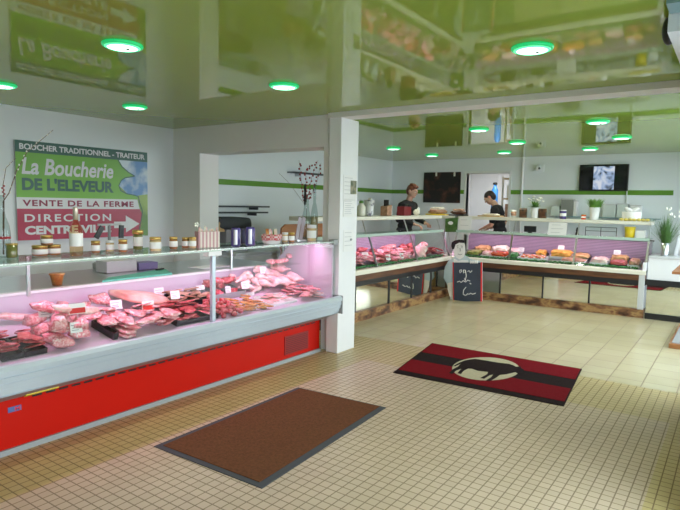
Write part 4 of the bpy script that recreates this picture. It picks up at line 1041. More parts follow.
# left run
p = onL(361); t = thing('white_bottle', 'short cream bottle against the pillar on the far service shelf', 'bottle', p)
MB().lathe([(.06, 0), (.065, .02), (.065, .14), (.03, .18), (.03, .2)], n=18).build('bottle_body', M['offwhite'], t, True); MB().lathe([(.033, .19), (.033, .225), (.01, .23)], n=14).build('cap', M['leaf'], t, True)
p = onL(369); r = vpx(p, 10.5)/2; h = vpx(p, 16)
t = thing('utensil_pot', 'tall white pot with dark speckled pattern beside the pillar', 'pot', p)
MB().lathe([(r*.75, 0), (r*.8, .01), (r, h), (r*.95, h), (r*.75, .03), (.001, .02)], n=24).build('pot_body', blotch('speckled_white', [(.55, (.72, .72, .74)), (.64, (.18, .18, .24))], 14, .4, rnd=False), t, True)
for k in range(5): MB().tube([(random.uniform(-.03, .03), random.uniform(-.03, .03), .05), (random.uniform(-.05, .05), random.uniform(-.05, .05), h*1.12)], .012, 6).build('utensil', M[['offwhite', 'petal', 'cream'][k % 3]], t, True)
p = onL(386); t = thing('knife_block', 'brown and grey knife block with black handles', 'knife block', p, PI/2)
h = vpx(p, 11); MB().prism([(-.07, -.06, 0), (.07, -.06, 0), (.07, -.06, h), (-.07, -.06, h*.85)], (0, .12, 0)).build('block', M['tan'], t)
MB().box(.075, .11, -.05, .05, 0, h*.95).build('grey_side', M['lightgrey'], t)
for k in range(3): MB().cbox((-.04+.04*k, 0, h*1.15), (.022, .03, h*.6)).build('handle', M['black'], t)
p = onL(404); t = thing('red_box', 'dark red box with a black lid handle in front of the assistant with auburn hair', 'box', p, PI/2)
h = vpx(p, 9); MB().box(-.12, .12, -.07, .07, 0, h).build('box_body', flat('box_dark_red', (.22, .012, .018), .4), t, bev=.005); MB().box(-.055, .055, -.04, .04, h, h+.045).build('handle', M['black'], t, bev=.004)
p = onL(416.5); p.y = min(p.y, 9.20); t = thing('bun_bag', 'small pale paper bag of buns right of the dark red box', 'bag', p); MB().ell((0, 0, .055), (.05, .09, .055)).build('bag_body', M['cream'], t, True); MB().ell((0, .06, .10), (.03, .03, .04)).build('twisted_top', M['paper'], t, True)
# right run
def cake(px0, px1, y, label, trm, m, top, hh, name):
    x0, x1 = xAt(px0, y, ZS), xAt(px1, y, ZS); t = thing(name, label, 'cake', ((x0+x1)/2, y, ZS+.0008)); w_ = (x1-x0)/2
    MB().box(-w_, w_, -.11, .11, 0, .022).build('board', trm, t, bev=.004)
    for nm, mm, dd, zz in (('crust', m, (w_*1.75, .18, hh), .022), ('topping', top, (w_*1.4, .13, hh*.9), .022+hh*.55)):
        me = blob(random.randint(1, 90), dd, .25, 4, .6, 3); o = bpy.data.objects.new(nm, me); C.objects.link(o); o.parent = t; o.location = (0, 0, zz); me.materials.append(m if nm == 'crust' else top)
    return t
cake(428, 447.5, 9.70, 'white iced cake with brown topping on a yellow board', flat('yellow_board', (.75, .55, .03), .4), M['tan'], M['cream'], .085, 'iced_cake')
cake(451, 466, 9.66, 'dark fruit tart on a black platter right of the iced cake', M['black'], M['wood'], M['tan'], .07, 'fruit_tart')
x0, x1 = xAt(480, YS_, ZS), xAt(502, YS_, ZS)
t = thing('bread_board', 'pale wooden board with a flat loaf in front of the dark haired assistant', 'board', ((x0+x1)/2, YS_, ZS+.0008)); MB().box(-(x1-x0)/2, (x1-x0)/2, -.12, .12, 0, .02).build('board', M['woodlight'], t, bev=.004); MB().ell((0, 0, .036), ((x1-x0)*.42, .09, .022)).build('loaf', M['cream'], t, True)
def pot(px, wp, hp, label, tex='traywhite', taper=.8):
    p = onR(px); r = vpx(p, wp)/2; h = vpx(p, hp); t = thing('plant_pot', label, 'plant', p)
    MB().lathe([(r*taper, 0), (r*taper, .005), (r, h), (r*.92, h), (r*.85, h*.8), (.001, h*.78)], n=24).build('pot', M[tex], t, True)
    return t, r, h
def leafblade(mb, base, tip, w, bend=.3):
    base = Vector(base); tip = Vector(tip); d = tip-base; s = d.cross(Vector((0, 0, 1))); s = s.normalized() if s.length > 1e-4 else Vector((1, 0, 0))
    n = 5; pts = []
    for k in range(n+1):
        f = k/n; q = base+d*f+Vector((0, 0, bend*d.length*(math.sin(f*PI/2)-f))); ww = w*(1-f)**.6 if k else w*.6
        pts.append((q-s*ww/2, q+s*ww/2))
    for (a, b), (c_, d_) in zip(pts[:-1], pts[1:]):
        nn = (b-a).cross(c_-a); nn = nn.normalized()*.0012 if nn.length > 1e-9 else Vector((0, 0, .0012))
        mb.prism([a, b, d_, c_], nn)
t, r, h = pot(534.5, 8, 10.5, 'white pot with a white flowering plant between two dark packets')
b = MB()
for k in range(60):
    a = random.uniform(0, 2*PI); e = random.uniform(.02, 1.2); R_ = random.uniform(.06, .14)
    leafblade(b, (0, 0, h*.9), (R_*math.cos(a)*math.cos(e), R_*math.sin(a)*math.cos(e), h*.95+R_*math.sin(e)*1.2), .04)
b.build('foliage', M['leaf'], t)['kind'] = 'stuff'
b = MB()
for k in range(16):
    a = random.uniform(0, 2*PI); R_ = random.uniform(.02, .13); b.ell((R_*math.cos(a), R_*math.sin(a), h+random.uniform(.08, .19)), (.022, .022, .014), nu=8, nv=5)
b.build('flower', M['petal'], t, True)['kind'] = 'stuff'
t, r, h = pot(594, 10, 12.5, 'white pot of short bright green grass near the television')
b = MB()
for k in range(260):
    a = random.uniform(0, 2*PI); R_ = math.sqrt(random.random())*r*.85; o_ = random.uniform(.02, .10)
    leafblade(b, (R_*math.cos(a), R_*math.sin(a), h*.85), ((R_+o_)*math.cos(a), (R_+o_)*math.sin(a), h+random.uniform(.06, .14)), .012, .5)
b.build('grass_blades', M['leaf'], t)['kind'] = 'stuff'
def packet(px0, px1, hp, label, m, m2, d=.06):
    x0, x1 = xAt(px0, YS_, ZS), xAt(px1, YS_, ZS); p = Vector(((x0+x1)/2, YS_, ZS+.0008)); h = vpx(p, hp)
    t = thing('packet', label, 'packet', p); w_ = (x1-x0)/2
    MB().box(-w_, w_, -d/2, d/2, 0, h*.86).build('packet_body', m, t, bev=.006); MB().prism([(-w_, -d/2, h*.86), (-w_, d/2, h*.86), (-w_, 0, h)], (2*w_, 0, 0)).build('folded_top', m, t)
    MB().box(-w_*.8, w_*.8, -d/2-.002, -d/2, h*.2, h*.6).build('packet_label', m2, t)
pk = blotch('dark_printed_packet', [(.4, (.03, .02, .018)), (.6, (.20, .10, .05))], 20, .4, rnd=False)
packet(519.5, 526.5, 9.5, 'dark brown packet left of the white flowering plant', pk, M['wood'])
packet(538.5, 546, 9.5, 'dark brown packet right of the white flowering plant', pk, M['wood'])
p = onR(513.5); t = thing('paper_cup', 'white paper cup with a brown sleeve beside the dark haired assistant', 'cup', p); MB().lathe([(.035, 0), (.048, .13), (.044, .13), (.032, .01)], n=20).build('cup_body', M['paper'], t, True); MB().lathe([(.0395, .03), (.047, .10), (.048, .10), (.041, .03)], n=20).build('sleeve', M['tan'], t, True)
def smalljar(px, wp, hp, label, m, lm, y=YS_):
    p = onR(px); r = vpx(p, wp)/2; h = vpx(p, hp); t = thing('tin', label, 'tin', p)
    MB().lathe([(r*.95, 0), (r, h*.04), (r, h*.85), (r*.9, h*.88)], n=20).build('tin_body', m, t, True); MB().lathe([(r*.98, h*.87), (r*1.0, h*.89), (r*1.0, h*.98), (r*.9, h)], n=20).build('tin_lid', lm, t, True)
    MB().lathe([(r*1.005, h*.3), (r*1.01, h*.31), (r*1.01, h*.62), (r*1.005, h*.63)], n=20).build('tin_label', M['paper'], t, True)
smalljar(562.7, 6.3, 9, 'purple and white tin standing alone under the wall mounted grey box', M['canp'], M['traywhite'])
smalljar(583.5, 4.6, 5, 'tiny red and cream jar beside the pot of grass', M['tomato'], M['gold'])
p = onR(631); r = vpx(p, 17.5)/2; h = vpx(p, 9); t = thing('cake_box', 'round white cake box with a bow near the end of the service shelf', 'box', Vector((p.x, p.y+.02, p.z)))
MB().lathe([(r, 0), (r, h*.7), (r*1.02, h*.7), (r*1.02, h), (.001, h)], n=32).build('box_body', M['paper'], t, False)
for s in (-1, 1): MB().ell((s*.05, 0, h+.035), (.06, .02, .03), Matrix.Rotation(-s*.5, 3, 'Y')).build('bow_loop', M['paper'], t, True)
for k in range(7):
    px = 621.5+4.3*k; q = onR(px); q.y = YF+.22; o = MB().ell((0, 0, .022), (.034, .026, .022)).build('lemon', flat('lemon_yellow', (.62, .50, .12), .4), None, True); o.location = (xAt(px, YF+.22, ZS), YF+.225, ZS+.001); tag(o, 'small lemon in the row before the round cake box', 'lemon', 'lemons before the cake box')
# below the service shelf
p = Vector((xAt(629.5, YF+.3, 1.17), YF+.3, 1.168)); t = thing('yellow_tub', 'bright yellow tub on the glass shelf under the cake box', 'tub', p); r = vpx(p, 10)/2; MB().lathe([(r*.85, 0), (r, .16), (r*.94, .16), (r*.8, .01)], n=22).build('tub_body', flat('tub_yellow', (.70, .52, .02), .35), t, True); MB().lathe([(r*1.01, .15), (r*1.05, .152), (r*1.05, .168), (r*1.0, .17)], n=22).build('tub_rim', M['yellow'], t, True)
p = Vector((xAt(641, YF+.3, 1.17), YF+.3, 1.168)); o = MB().cbox((0, 0, .06), (.12, .10, .12)).build('white_carton', M['paper'], bev=.006); o.location = p; tag(o, 'small white carton at the end of the glass shelf', 'carton')
p = Vector((xAt(530, YF+.36, 1.17), YF+.36, 1.168)); t = thing('till_display', 'small black customer display on the glass shelf', 'display', p); MB().box(-.10, .10, -.02, .02, .02, .12).build('screen', M['black'], t, bev=.004); MB().box(-.03, .03, -.03, .03, 0, .02).build('foot', M['black'], t)
p = Vector((xAt(577, YF+.36, 1.17), YF+.36, 1.168)); t = thing('pepper_mill', 'small black pepper mill on the glass shelf', 'pepper mill', p); MB().lathe([(.03, 0), (.03, .02), (.018, .06), (.024, .09), (.012, .10)], n=16).build('mill_body', M['black'], t, True); MB().ell((0, 0, .112), (.018, .018, .016)).build('knob', M['black'], t, True)
x0, x1 = xAt(585, YF+.4, 1.17), xAt(616, YF+.4, 1.17); t = thing('wire_rack', 'thin dark wire rack standing on the glass shelf under the pot of grass', 'rack', ((x0+x1)/2, YF+.42, 1.168)); w_ = (x1-x0)/2
for x in (-w_, 0, w_): MB().tube([(x, 0, 0), (x, 0, .14)], .005, 6).build('rack_leg', M['dark'], t)
MB().tube([(-w_, 0, .14), (w_, 0, .14)], .005, 6).tube([(-w_, 0, .08), (w_, 0, .08)], .004, 6).build('rack_bar', M['dark'], t)
# paper notices on the glass
def sheet(name, pts, y, label, m='paper', lines=4):
    t = athing(name, label, 'notice', (onY(*pts[0], y)))
    q = [onY(px, py, y) for px, py in pts]; b = MB().prism(q, (0, .003, 0)); b.build('paper', M[m], t)
    b = MB()
    for k in range(lines):
        v = .2+.6*k/max(1, lines-1); a_ = q[0].lerp(q[3], v).lerp(q[1].lerp(q[2], v), .15); c_ = q[0].lerp(q[3], v).lerp(q[1].lerp(q[2], v), .8 if k % 2 else .65)
        b.prism([a_+Vector((0, -.001, 0)), c_+Vector((0, -.001, 0)), c_+Vector((0, -.001, .008)), a_+Vector((0, -.001, .008))], (0, .001, 0))
    if lines: b.build('faint_print', M['lightgrey'], t)
sheet('hanging_notice', [(459.5, 216.5), (472, 216.5), (470, 235), (457.5, 234)], YF+.17, 'blank looking white sheet hanging from the service shelf above the blackboard man', lines=3)
sheet('hanging_notice', [(549.5, 222.5), (567.5, 223), (566, 235.5), (547.5, 235)], YF+.12, 'wide white sheet on the glass front below the purple tin', lines=3)
t = athing('framed_notice', 'dark framed notice with a white oval left of the hanging sheet', 'notice', onY(451, 230, YF+.15)); q = [onY(x, y, YF+.15) for x, y in ((445.5, 218.5), (458, 217.5), (457, 232), (445, 232))]
MB().prism(q, (0, .008, 0)).build('frame', M['leafdark'], t); c_ = onY(450.5, 223, YF+.145); MB().prism([c_+Vector((.05*math.cos(2*PI*k/24), 0, .032*math.sin(2*PI*k/24))) for k in range(24)], (0, .004, 0)).build('oval', M['paper'], t)
# ================================================================== BLACKBOARD HELD BY A CUT-OUT BUTCHER
yc = 8.93
M['figblue'] = flat('figure_pale_blue', (.50, .60, .64), .6); M['figskin'] = flat('figure_pale_skin', (.80, .74, .66), .6)
M['slate'] = mat('blackboard_slate', (.040, .052, .080), .65, var=.35, scale=5)
t = athing('blackboard', 'blackboard held by a life like cut out butcher, standing before the counter corner', 'blackboard', (onY(466, 301, yc)))
def cut(name, pts, m, dy, th=.012): return MB().prism([onY(x, y, yc)+Vector((0, dy, 0)) for x, y in pts], (0, th, 0)).build(name, M[m], t)
zb = onY(466, 302, yc).z
cut('body', [(453.5, 258), (448, 261), (444.5, 267), (443, 278), (446, 283), (448.5, 290), (450, 301.3), (456, 301.3), (482, 301.3), (482, 262), (470, 259), (464, 255), (456, 254)], 'figblue', .012, .012)
cut('head', [(453, 247), (453.6, 252), (456, 257.5), (459.5, 259.5), (463.5, 257), (465, 251), (464.6, 244), (462, 242), (454, 243)], 'paper', .004)
cut('hair', [(451.2, 246), (451.6, 242.5), (454, 240.8), (456, 240.2), (459, 239.6), (463, 239.9), (464.6, 241.6), (463.5, 243), (459, 242.6), (455.5, 244.5), (454, 249), (452.2, 249.5)], 'black', .0, .014)
b = MB()
for pl in ([(456.6, 246.2), (458.4, 245.8)], [(460.8, 246), (462.8, 246.4)], [(457.3, 247.8), (458.3, 247.8)], [(461.4, 247.8), (462.4, 247.8)], [(459.9, 248), (460.4, 251), (459.6, 251.2)], [(457.8, 254), (460, 254.9), (462.2, 254)]):
    b.tube([onY(x, y, yc)+Vector((0, .003, 0)) for x, y in pl], .005, 5)
b.build('face_lines', M['ink'], t)
cut('forearm', [(447.5, 282), (453, 281), (455, 292), (456.5, 300), (453, 301), (449.5, 296), (447.5, 289)], 'figskin', .0)
cut('sleeve', [(447, 265), (450, 261), (453.5, 261), (454, 282), (447, 283), (443.8, 277), (444.5, 269)], 'figblue', -.002)
cut('collar', [(453.5, 258.5), (458, 261), (462, 260), (468, 260.5), (468, 263), (453.5, 263)], 'paper', -.001)
cut('slate', [(453.4, 262.5), (481.2, 262.5), (481.2, 301.2), (454.2, 301.2)], 'slate', -.014)
cut('frame_edge', [(481.0, 262.2), (482.2, 262.2), (482.2, 301.3), (481.0, 301.3)], 'redink', -.017, .018)
cut('frame_edge', [(453.0, 262.2), (453.8, 262.2), (454.4, 301.3), (453.6, 301.3)], 'redink', -.017, .018)
for k, x in enumerate((471, 473.2, 475.4, 477.4)): MB().ell(onY(x, 261.9, yc)+Vector((0, -.012, 0)), (.018, .014, .028)).build('finger', M['paper'], t, True)
b = MB()
for pl in ([(460, 270.5), (461.5, 269.5), (462, 271.5), (460.5, 273), (460, 270.5)], [(463.5, 270), (465.5, 270), (465.8, 272), (464, 273), (463.5, 270)], [(465.8, 270), (466.6, 276), (465.5, 281), (464.8, 278)], [(468, 271.5), (469.5, 270.5), (470.5, 272.5), (472.5, 270.5)], [(457.5, 282), (460, 281), (461.5, 282.5), (463.5, 280.5), (466, 282), (468, 280), (470.5, 281)], [(466.5, 287), (464, 290), (463.5, 294), (466, 295.5), (468.5, 293)], [(469, 294.5), (471, 293), (473, 294.2), (476, 293)], [(470, 283), (471.5, 284)]):
    b.tube([onY(x, y, yc)+Vector((0, -.015, 0)) for x, y in pl], .0065, 5)
b.build('chalk_writing', M['paper'], t)
MB().prism([(onY(462, 301, yc).x, yc+.03, .004), (onY(462, 301, yc).x, yc+.22, .004), (onY(462, 301, yc).x, yc+.03, .5)], (.02, 0, 0)).build('easel_leg', M['woodlight'], t)
for o in [t]: o['abs'] = 1
# ================================================================== BACK WALL
def wallY(px, py, y=YB): return onY(px, py, y)
a, b = wallY(580, 165, YB-.06), wallY(627.5, 191, YB-.06)
t = athing('television', 'flat black television on the back wall showing a pale close up picture', 'television', Vector(((a.x+b.x)/2, YB-.05, b.z)))
tv = t
MB().box(a.x, b.x, YB-.06, YB-.015, b.z, a.z).build('case', M['black'], t, bev=.005)
MB().box(a.x+.015, b.x-.015, YB-.062, YB-.0595, b.z+.02, a.z-.015).build('screen', mat('screen_glass', (.006, .006, .008), .08, var=.02), t)
ms, nts, bs = nodes('screen_picture')
tc_ = N(nts, 'ShaderNodeTexCoord'); nz_ = N(nts, 'ShaderNodeTexNoise', i_Scale=5.5, i_Detail=2.0, i_Distortion=1.2); nts.links.new(tc_.outputs['Object'], nz_.inputs['Vector'])
r_ = N(nts, 'ShaderNodeValToRGB'); e = r_.color_ramp.elements; e[0].position = .34; e[0].color = (.03, .04, .04, 1); e[1].position = .62; e[1].color = (.80, .86, .95, 1); q = e.new(.46); q.color = (.38, .52, .78, 1)
nts.links.new(nz_.outputs['Fac'], r_.inputs['Fac']); nts.links.new(r_.outputs[0], bs.inputs['Emission Color']); bs.inputs['Emission Strength'].default_value = .75; bs.inputs['Base Color'].default_value = (.01, .01, .01, 1)
c0, c1 = wallY(594, 166.5, YB-.064), wallY(613.5, 189.5, YB-.064)
MB().box(c0.x, c1.x, YB-.0635, YB-.062, c1.z, c0.z).build('picture', ms, t)
a, b = wallY(424, 172.5, YB-.03), wallY(459.5, 203, YB-.03)
t = athing('picture_board', 'black printed board of dim meat pictures hung from two pale clips', 'picture', Vector(((a.x+b.x)/2, YB, b.z)))
MB().box(a.x, b.x, YB-.03, YB-.005, b.z, a.z).build('board', blotch('dim_meat_print', [(.52, (.010, .008, .008)), (.64, (.06, .018, .014)), (.74, (.15, .07, .05))], 5, .5, rnd=False), t)
for px in (436.3, 454.5): q = wallY(px, 173.5, YB-.035); MB().box(q.x-.018, q.x+.018, YB-.037, YB-.03, q.z-.055, q.z+.03).build('clip', M['offwhite'], t)
q = wallY(538, 168, YB-.05)
t = thing('wall_camera', 'small white dome camera high on the back wall beside the conduit', 'camera', (q.x, YB-.001, q.z))
MB().box(-.10, .10, -.02, 0, -.07, .07).build('wall_plate', M['wall'], t, bev=.008); MB().ell((0, -.05, 0), (.06, .06, .055)).build('dome', M['white'], t, True); MB().ell((.035, -.095, -.01), (.02, .02, .02)).build('eye', M['dark'], t, True)
# glass shelf with goods
a, b = wallY(556, 211, YB-.22), wallY(661, 214, YB-.22)
zs = 1.46
t = athing('wall_shelf', 'long glass wall shelf with blue green edge behind the far counter', 'shelf', Vector(((a.x+b.x)/2, YB, zs)))
M['blueedge'] = mat('blue_glass_edge', (.16, .30, .36), .2)
MB().box(a.x, b.x, YB-.24, YB-.002, zs-.010, zs).build('glass_board', M['gglass'], t); MB().box(a.x, b.x, YB-.245, YB-.24, zs-.011, zs+.001).build('front_edge', M['blueedge'], t)
for k in range(4): x = a.x+.1+(b.x-a.x-.2)*k/3; MB().box(x-.01, x+.01, YB-.2, YB-.002, zs-.04, zs-.0105).build('bracket', M['steel'], t)
def shelfbox(px0, px1, hpx, m, name, label, cat, d=.16, parts=True):
    y = YB-.13; x0, x1 = xAt(px0, y, zs), xAt(px1, y, zs); p = Vector(((x0+x1)/2, y, zs+.001)); h = vpx(p, hpx); w_ = (x1-x0)/2
    t = thing(name, label, cat, p)
    MB().box(-w_, w_, -d/2, d/2, 0, h*.93).build('body', m, t, bev=.006); MB().box(-w_*1.02, w_*1.02, -d/2-.003, d/2, h*.93, h).build('lid', M['lightgrey'] if parts else m, t, bev=.004)
M['clearbox'] = flat('pale_translucent_plastic', (.52, .58, .56), .3)
shelfbox(561.5, 573.5, 17.5, flat('box_grey', (.22, .23, .22), .5), 'grey_box', 'tall grey box on the glass wall shelf left of the television', 'box')
shelfbox(574, 577, 16, M['traywhite'], 'white_file', 'narrow white file beside the tall grey box', 'file')
shelfbox(552, 560, 10, M['clearbox'], 'plastic_tub', 'pale tub on the glass wall shelf left of the tall grey box', 'tub')
shelfbox(603, 616, 13, M['clearbox'], 'plastic_tub', 'pale tub on the glass wall shelf just right of the pot of grass', 'tub')
shelfbox(617, 628, 14, M['clearbox'], 'plastic_tub', 'pale tub on the glass wall shelf behind the round cake box', 'tub')
shelfbox(630, 641, 13, M['traywhite'], 'plastic_tub', 'white tub on the glass wall shelf at the end, right of the cake box bow', 'tub')
q = wallY(627.5, 205, YB-.02); MB().tube([(q.x-.02, YB-.025, 1.93), (q.x-.02, YB-.025, 1.0)], .010, 6).build('cable', M['white'], tv, True)
# white apron hanging by the desk
# ================================================================== ROOM BEYOND THE DOORWAY
t = thing('water_cooler', 'blue and white water bottle cooler seen through the open doorway', 'water cooler', (wallY(494.5, 200, 12.4).x, 12.4, 0))
MB().box(-.13, .13, -.13, .13, 0, 1.45).build('cabinet', M['white'], t, bev=.01); MB().lathe([(.06, 1.46), (.072, 1.52), (.072, 1.98), (.04, 2.04), (.03, 2.10)], n=24).build('bottle', flat('bottle_blue', (.05, .22, .55), .2), t, True); MB().lathe([(.05, 2.10), (.05, 2.14), (.02, 2.15)], n=16).build('cap', M['black'], t, True)
t = thing('shelf_rack', 'cream shelf rack with boxes seen through the open doorway', 'shelf', (xAt(502, 11.2, 1.6)+.22, 12.0, 0))
for y in (-.9, .9):
    for x in (-.2, .13): MB().box(x, x+.03, y-.015, y+.015, 0, 2.2).build('rack_post', M['offwhite'], t)
for z in (.3, .8, 1.3, 1.75, 2.15): MB().box(-.2, .16, -.88, .88, z, z+.03).build('shelf_board', M['woodlight'], t)
for k, (y, z, h_) in enumerate(((-.6, .83, .3), (-.1, 1.33, .28), (-.62, 1.33, .33), (.4, 1.33, .3), (-.55, 1.78, .26), (.1, 1.78, .25))):
    o = MB().box(-.14, .12, -.18, .18, 0, h_).build('storage_box', M[['woodlight', 'offwhite', 'tan'][k % 3]], bev=.004); o.location = (xAt(502, 11.2, 1.6)+.20, 12.0+y, z+.001); tag(o, 'pale storage box on the cream rack beyond the doorway', 'box', 'storage boxes beyond the doorway')
# ================================================================== STAFF-SIDE WALL (seen through the serving opening)
XS2 = XL+.002
def wallX(px, py, x): return onX(px, py, x)
for k, (py0, lb) in enumerate(((206.3, 'upper one of two glass shelves seen through the serving opening'), (212.3, 'lower one of two glass shelves seen through the serving opening'))):
    a = wallX(217, py0, XL+.2); b = wallX(269.5 if k == 0 else 268, py0+.3, XL+.2); z = (a.z+b.z)/2
    t = athing('wall_shelf', lb, 'shelf', Vector((XL, (a.y+b.y)/2, z)))
    MB().box(XL+.001, XL+.2, a.y, b.y, z-.006, z+.006).build('glass_board', M['gglass'], t); MB().box(XL+.2, XL+.205, a.y, b.y, z-.014, z+.010).build('front_edge', M['dark'], t)
    MB().box(XL+.001, XL+.18, b.y-.25, b.y-.23, z-.05, z-.007).build('bracket', M['dark'], t)
a = wallX(294, 172, XL+.15); b = wallX(323, 173, XL+.15)
t = athing('wall_shelf', 'short dark glass shelf above the green course behind the berry vase', 'shelf', Vector((XL, a.y, a.z))); MB().box(XL+.001, XL+.16, a.y, b.y+.15, a.z-.010, a.z+.010).build('glass_board', M['dark'], t); MB().box(XL+.001, XL+.12, a.y+.2, a.y+.22, a.z-.06, a.z-.011).build('bracket', M['steel'], t)
zc = .93
t = athing('side_worktop', 'white worktop along the wall behind the serving opening', 'worktop', Vector((-5.85, 7.3, 0)))
MB().box(XL+.015, -5.56, 5.4, 9.6, .0, .86).build('cupboard', M['white'], t); MB().box(XL+.015, -5.53, 5.4, 9.6, .86, .90).build('top', M['lightgrey'], t, bev=.004)
for k in range(5): MB().box(-5.56, -5.545, 5.44+.84*k, 5.44+.84*k+.78, .08, .83).build('cupboard_door', M['white'], t, bev=.003)
pa, pb = wallX(214, 226, -5.8), wallX(249, 226, -5.8)
h = .90
b = MB(); yc_, L_ = (pa.y+pb.y)/2, (pb.y-pa.y)
tz = wallX(231, 218, -5.8).z; bz = wallX(231, 229, -5.8).z
t = thing('slicing_machine', 'covered black slicing machine on the side worktop behind the serving opening', 'machine', (-5.85, yc_, .901))
MB().box(-.15, .15, -L_*.30, L_*.30, 0, max(.05, bz-.901)).build('machine_body', M['greyp'], t, bev=.01)
me = blob(5, (.36, L_, (tz-bz)*1.15), .12, 3, .5, 3); o = bpy.data.objects.new('black_cover', me); C.objects.link(o); o.parent = t; o.location = (0, 0, bz-.901-.01); me.materials.append(M['dark'])
MB().prism([(-.12, -L_*.52, bz-.93), (-.12, -L_*.30, bz-.93), (-.12, -L_*.42, tz-.901)], (.24, 0, 0)).build('wooden_flap', M['woodlight'], t)
pa, pb = wallX(281, 232, -5.0), wallX(327, 232, -5.0)
zt, zb_ = wallX(300, 224, -5.0).z, .5
t = athing('wooden_bench', 'orange brown wooden bench back behind the serving opening', 'bench', Vector((-5.0, (pa.y+pb.y)/2, 0)))
yy0, yy1 = pa.y, pb.y+.3
MB().prism([(-5.0, yy0, .98), (-5.0, yy1, .98), (-5.0, yy1, zt), (-5.0, yy0+.10, zt), (-5.0, yy0+.02, zt-.05)], (-.03, 0, 0)).build('backrest', M['woodlight'] if False else blotch('orange_wood', [(.3, (.33, .12, .035)), (.7, (.46, .20, .06))], 3, .45, rnd=False, stretch=(1, 1, 6)), t, bev=.004)
MB().box(-5.40, -5.03, yy0, yy1, .44, .48).build('seat', M['woodred'], t)
for x in (-5.38, -5.03):
    for y in (yy0+.02, yy1-.06): MB().box(x, x+.04, y, y+.04, 0, .44 if x < -5.2 else 1.0).build('leg', M['woodred'], t)
# ================================================================== PILLAR NOTICES
xp = -3.418
def pnotice(pts, label, picture=None, lines=6):
    q = [onX(x, y, xp) for x, y in pts]; y0 = max(4.835, min(v.y for v in q)); y1 = min(5.15, max(v.y for v in q)); z0 = min(v.z for v in q); z1 = max(v.z for v in q)
    t = athing('paper_notice', label, 'notice', Vector((xp, (y0+y1)/2, z0)))
    MB().box(xp-.001, xp+.002, y0, y1, z0, z1).build('paper', M['paper'], t)
    b = MB()
    for k in range(lines):
        z = z1-(z1-z0)*(.12+.8*k/lines); b.box(xp+.002, xp+.0028, y0+.02, y0+(y1-y0)*random.uniform(.55, .92), z, z+.006)
    b.build('faint_print', M['lightgrey'], t)
    if picture:
        p = [onX(x, y, xp) for x, y in picture]; MB().box(xp+.003, xp+.004, min(v.y for v in p), min(y1, max(v.y for v in p)), min(v.z for v in p), max(v.z for v in p)).build('photo_print', blotch('notice_photo', [(.4, (.06, .09, .03)), (.6, (.28, .24, .14))], 12, .5, rnd=False), t)
    return t
pnotice([(343.5, 177), (356, 176), (356, 198), (343.5, 200)], 'upper paper notice with a small dark photograph on the white pillar', [(350.5, 181), (356.5, 181), (356.5, 194), (350.5, 194)], 5)
pnotice([(343.5, 201), (355.5, 200), (355.5, 215), (343.5, 217)], 'middle paper notice on the white pillar, below the one with the photograph', None, 7)
pnotice([(343.5, 231), (353, 230), (353, 250), (343.5, 252)], 'lowest paper notice on the white pillar, beside the meat counter top', None, 4)
q = onX(350.5, 239.5, xp); o = MB().ell((0, 0, 0), (.006, .022, .012)).build('magnet', M['greyp'], None, True); o.location = (xp+.008, q.y, q.z); tag(o, 'small grey magnet on the lowest pillar notice', 'magnet')
q = onX(350, 171, xp)
# ================================================================== RIGHT: TILL DESK, PLANT, RACK, SPEAKER
x0, x1 = XF2+LR+.02, XR-.01
t = athing('till_desk', 'white fronted till desk with grey top at the end of the far counter', 'desk', Vector(((x0+x1)/2, 9.6, 0)))
MB().box(x0, x1, YF-.02, YF+.02, 0, .085).build('kick_board', M['black'], t); MB().box(x0, x1, YF+.005, YF+.015, .085, .50).build('mirror_panel', M['mirror'], t)
MB().box(x0-.02, x1, YF-.02, YF+.02, .50, .585).build('black_rail', M['black'], t); MB().box(x0, x1, YF-.0, YF+.03, .585, .90).build('front_panel', M['traywhite'], t); MB().box(x0, x1, YF-.02, YF+.6, .90, .935).build('desk_top', M['lightgrey'], t, bev=.004); MB().box(x0+.02, x1-.02, YF+.5, YF+.56, 0, .90).build('rear_panel', M['white'], t)
p = Vector((xAt(664.5, YF+.12, .95), YF+.12, .936)); r = vpx(p, 8)/2; h = vpx(p, 13)
t = thing('grass_pot', 'tall green grass with pale seed heads in a grey metal pot on the till desk', 'plant', p)
MB().lathe([(r*.78, 0), (r*.8, .005), (r, h), (r*.93, h), (r*.85, h*.85), (.001, h*.84)], n=22).build('pot', M['steel'], t, True)
b = MB()
for k in range(190):
    a = random.uniform(0, 2*PI); R_ = random.uniform(0, r*.7); o_ = random.uniform(.0, .16); hh = random.uniform(.18, .46)
    leafblade(b, (R_*math.cos(a), R_*math.sin(a), h*.85), ((R_+o_*1.3)*math.cos(a), max(-.14, min(.12, (R_+o_)*math.sin(a))), h+hh*(1-o_*2)), .012, .2)
b.build('grass_blades', M['leafdark'], t)['kind'] = 'stuff'
b = MB()
for k in range(9): b.ell((random.uniform(-.05, .16), random.uniform(-.08, .08), h+random.uniform(.38, .52)), (.011, .011, .02), nu=7, nv=5)
b.build('seed_head', M['petal'], t, True)['kind'] = 'stuff'
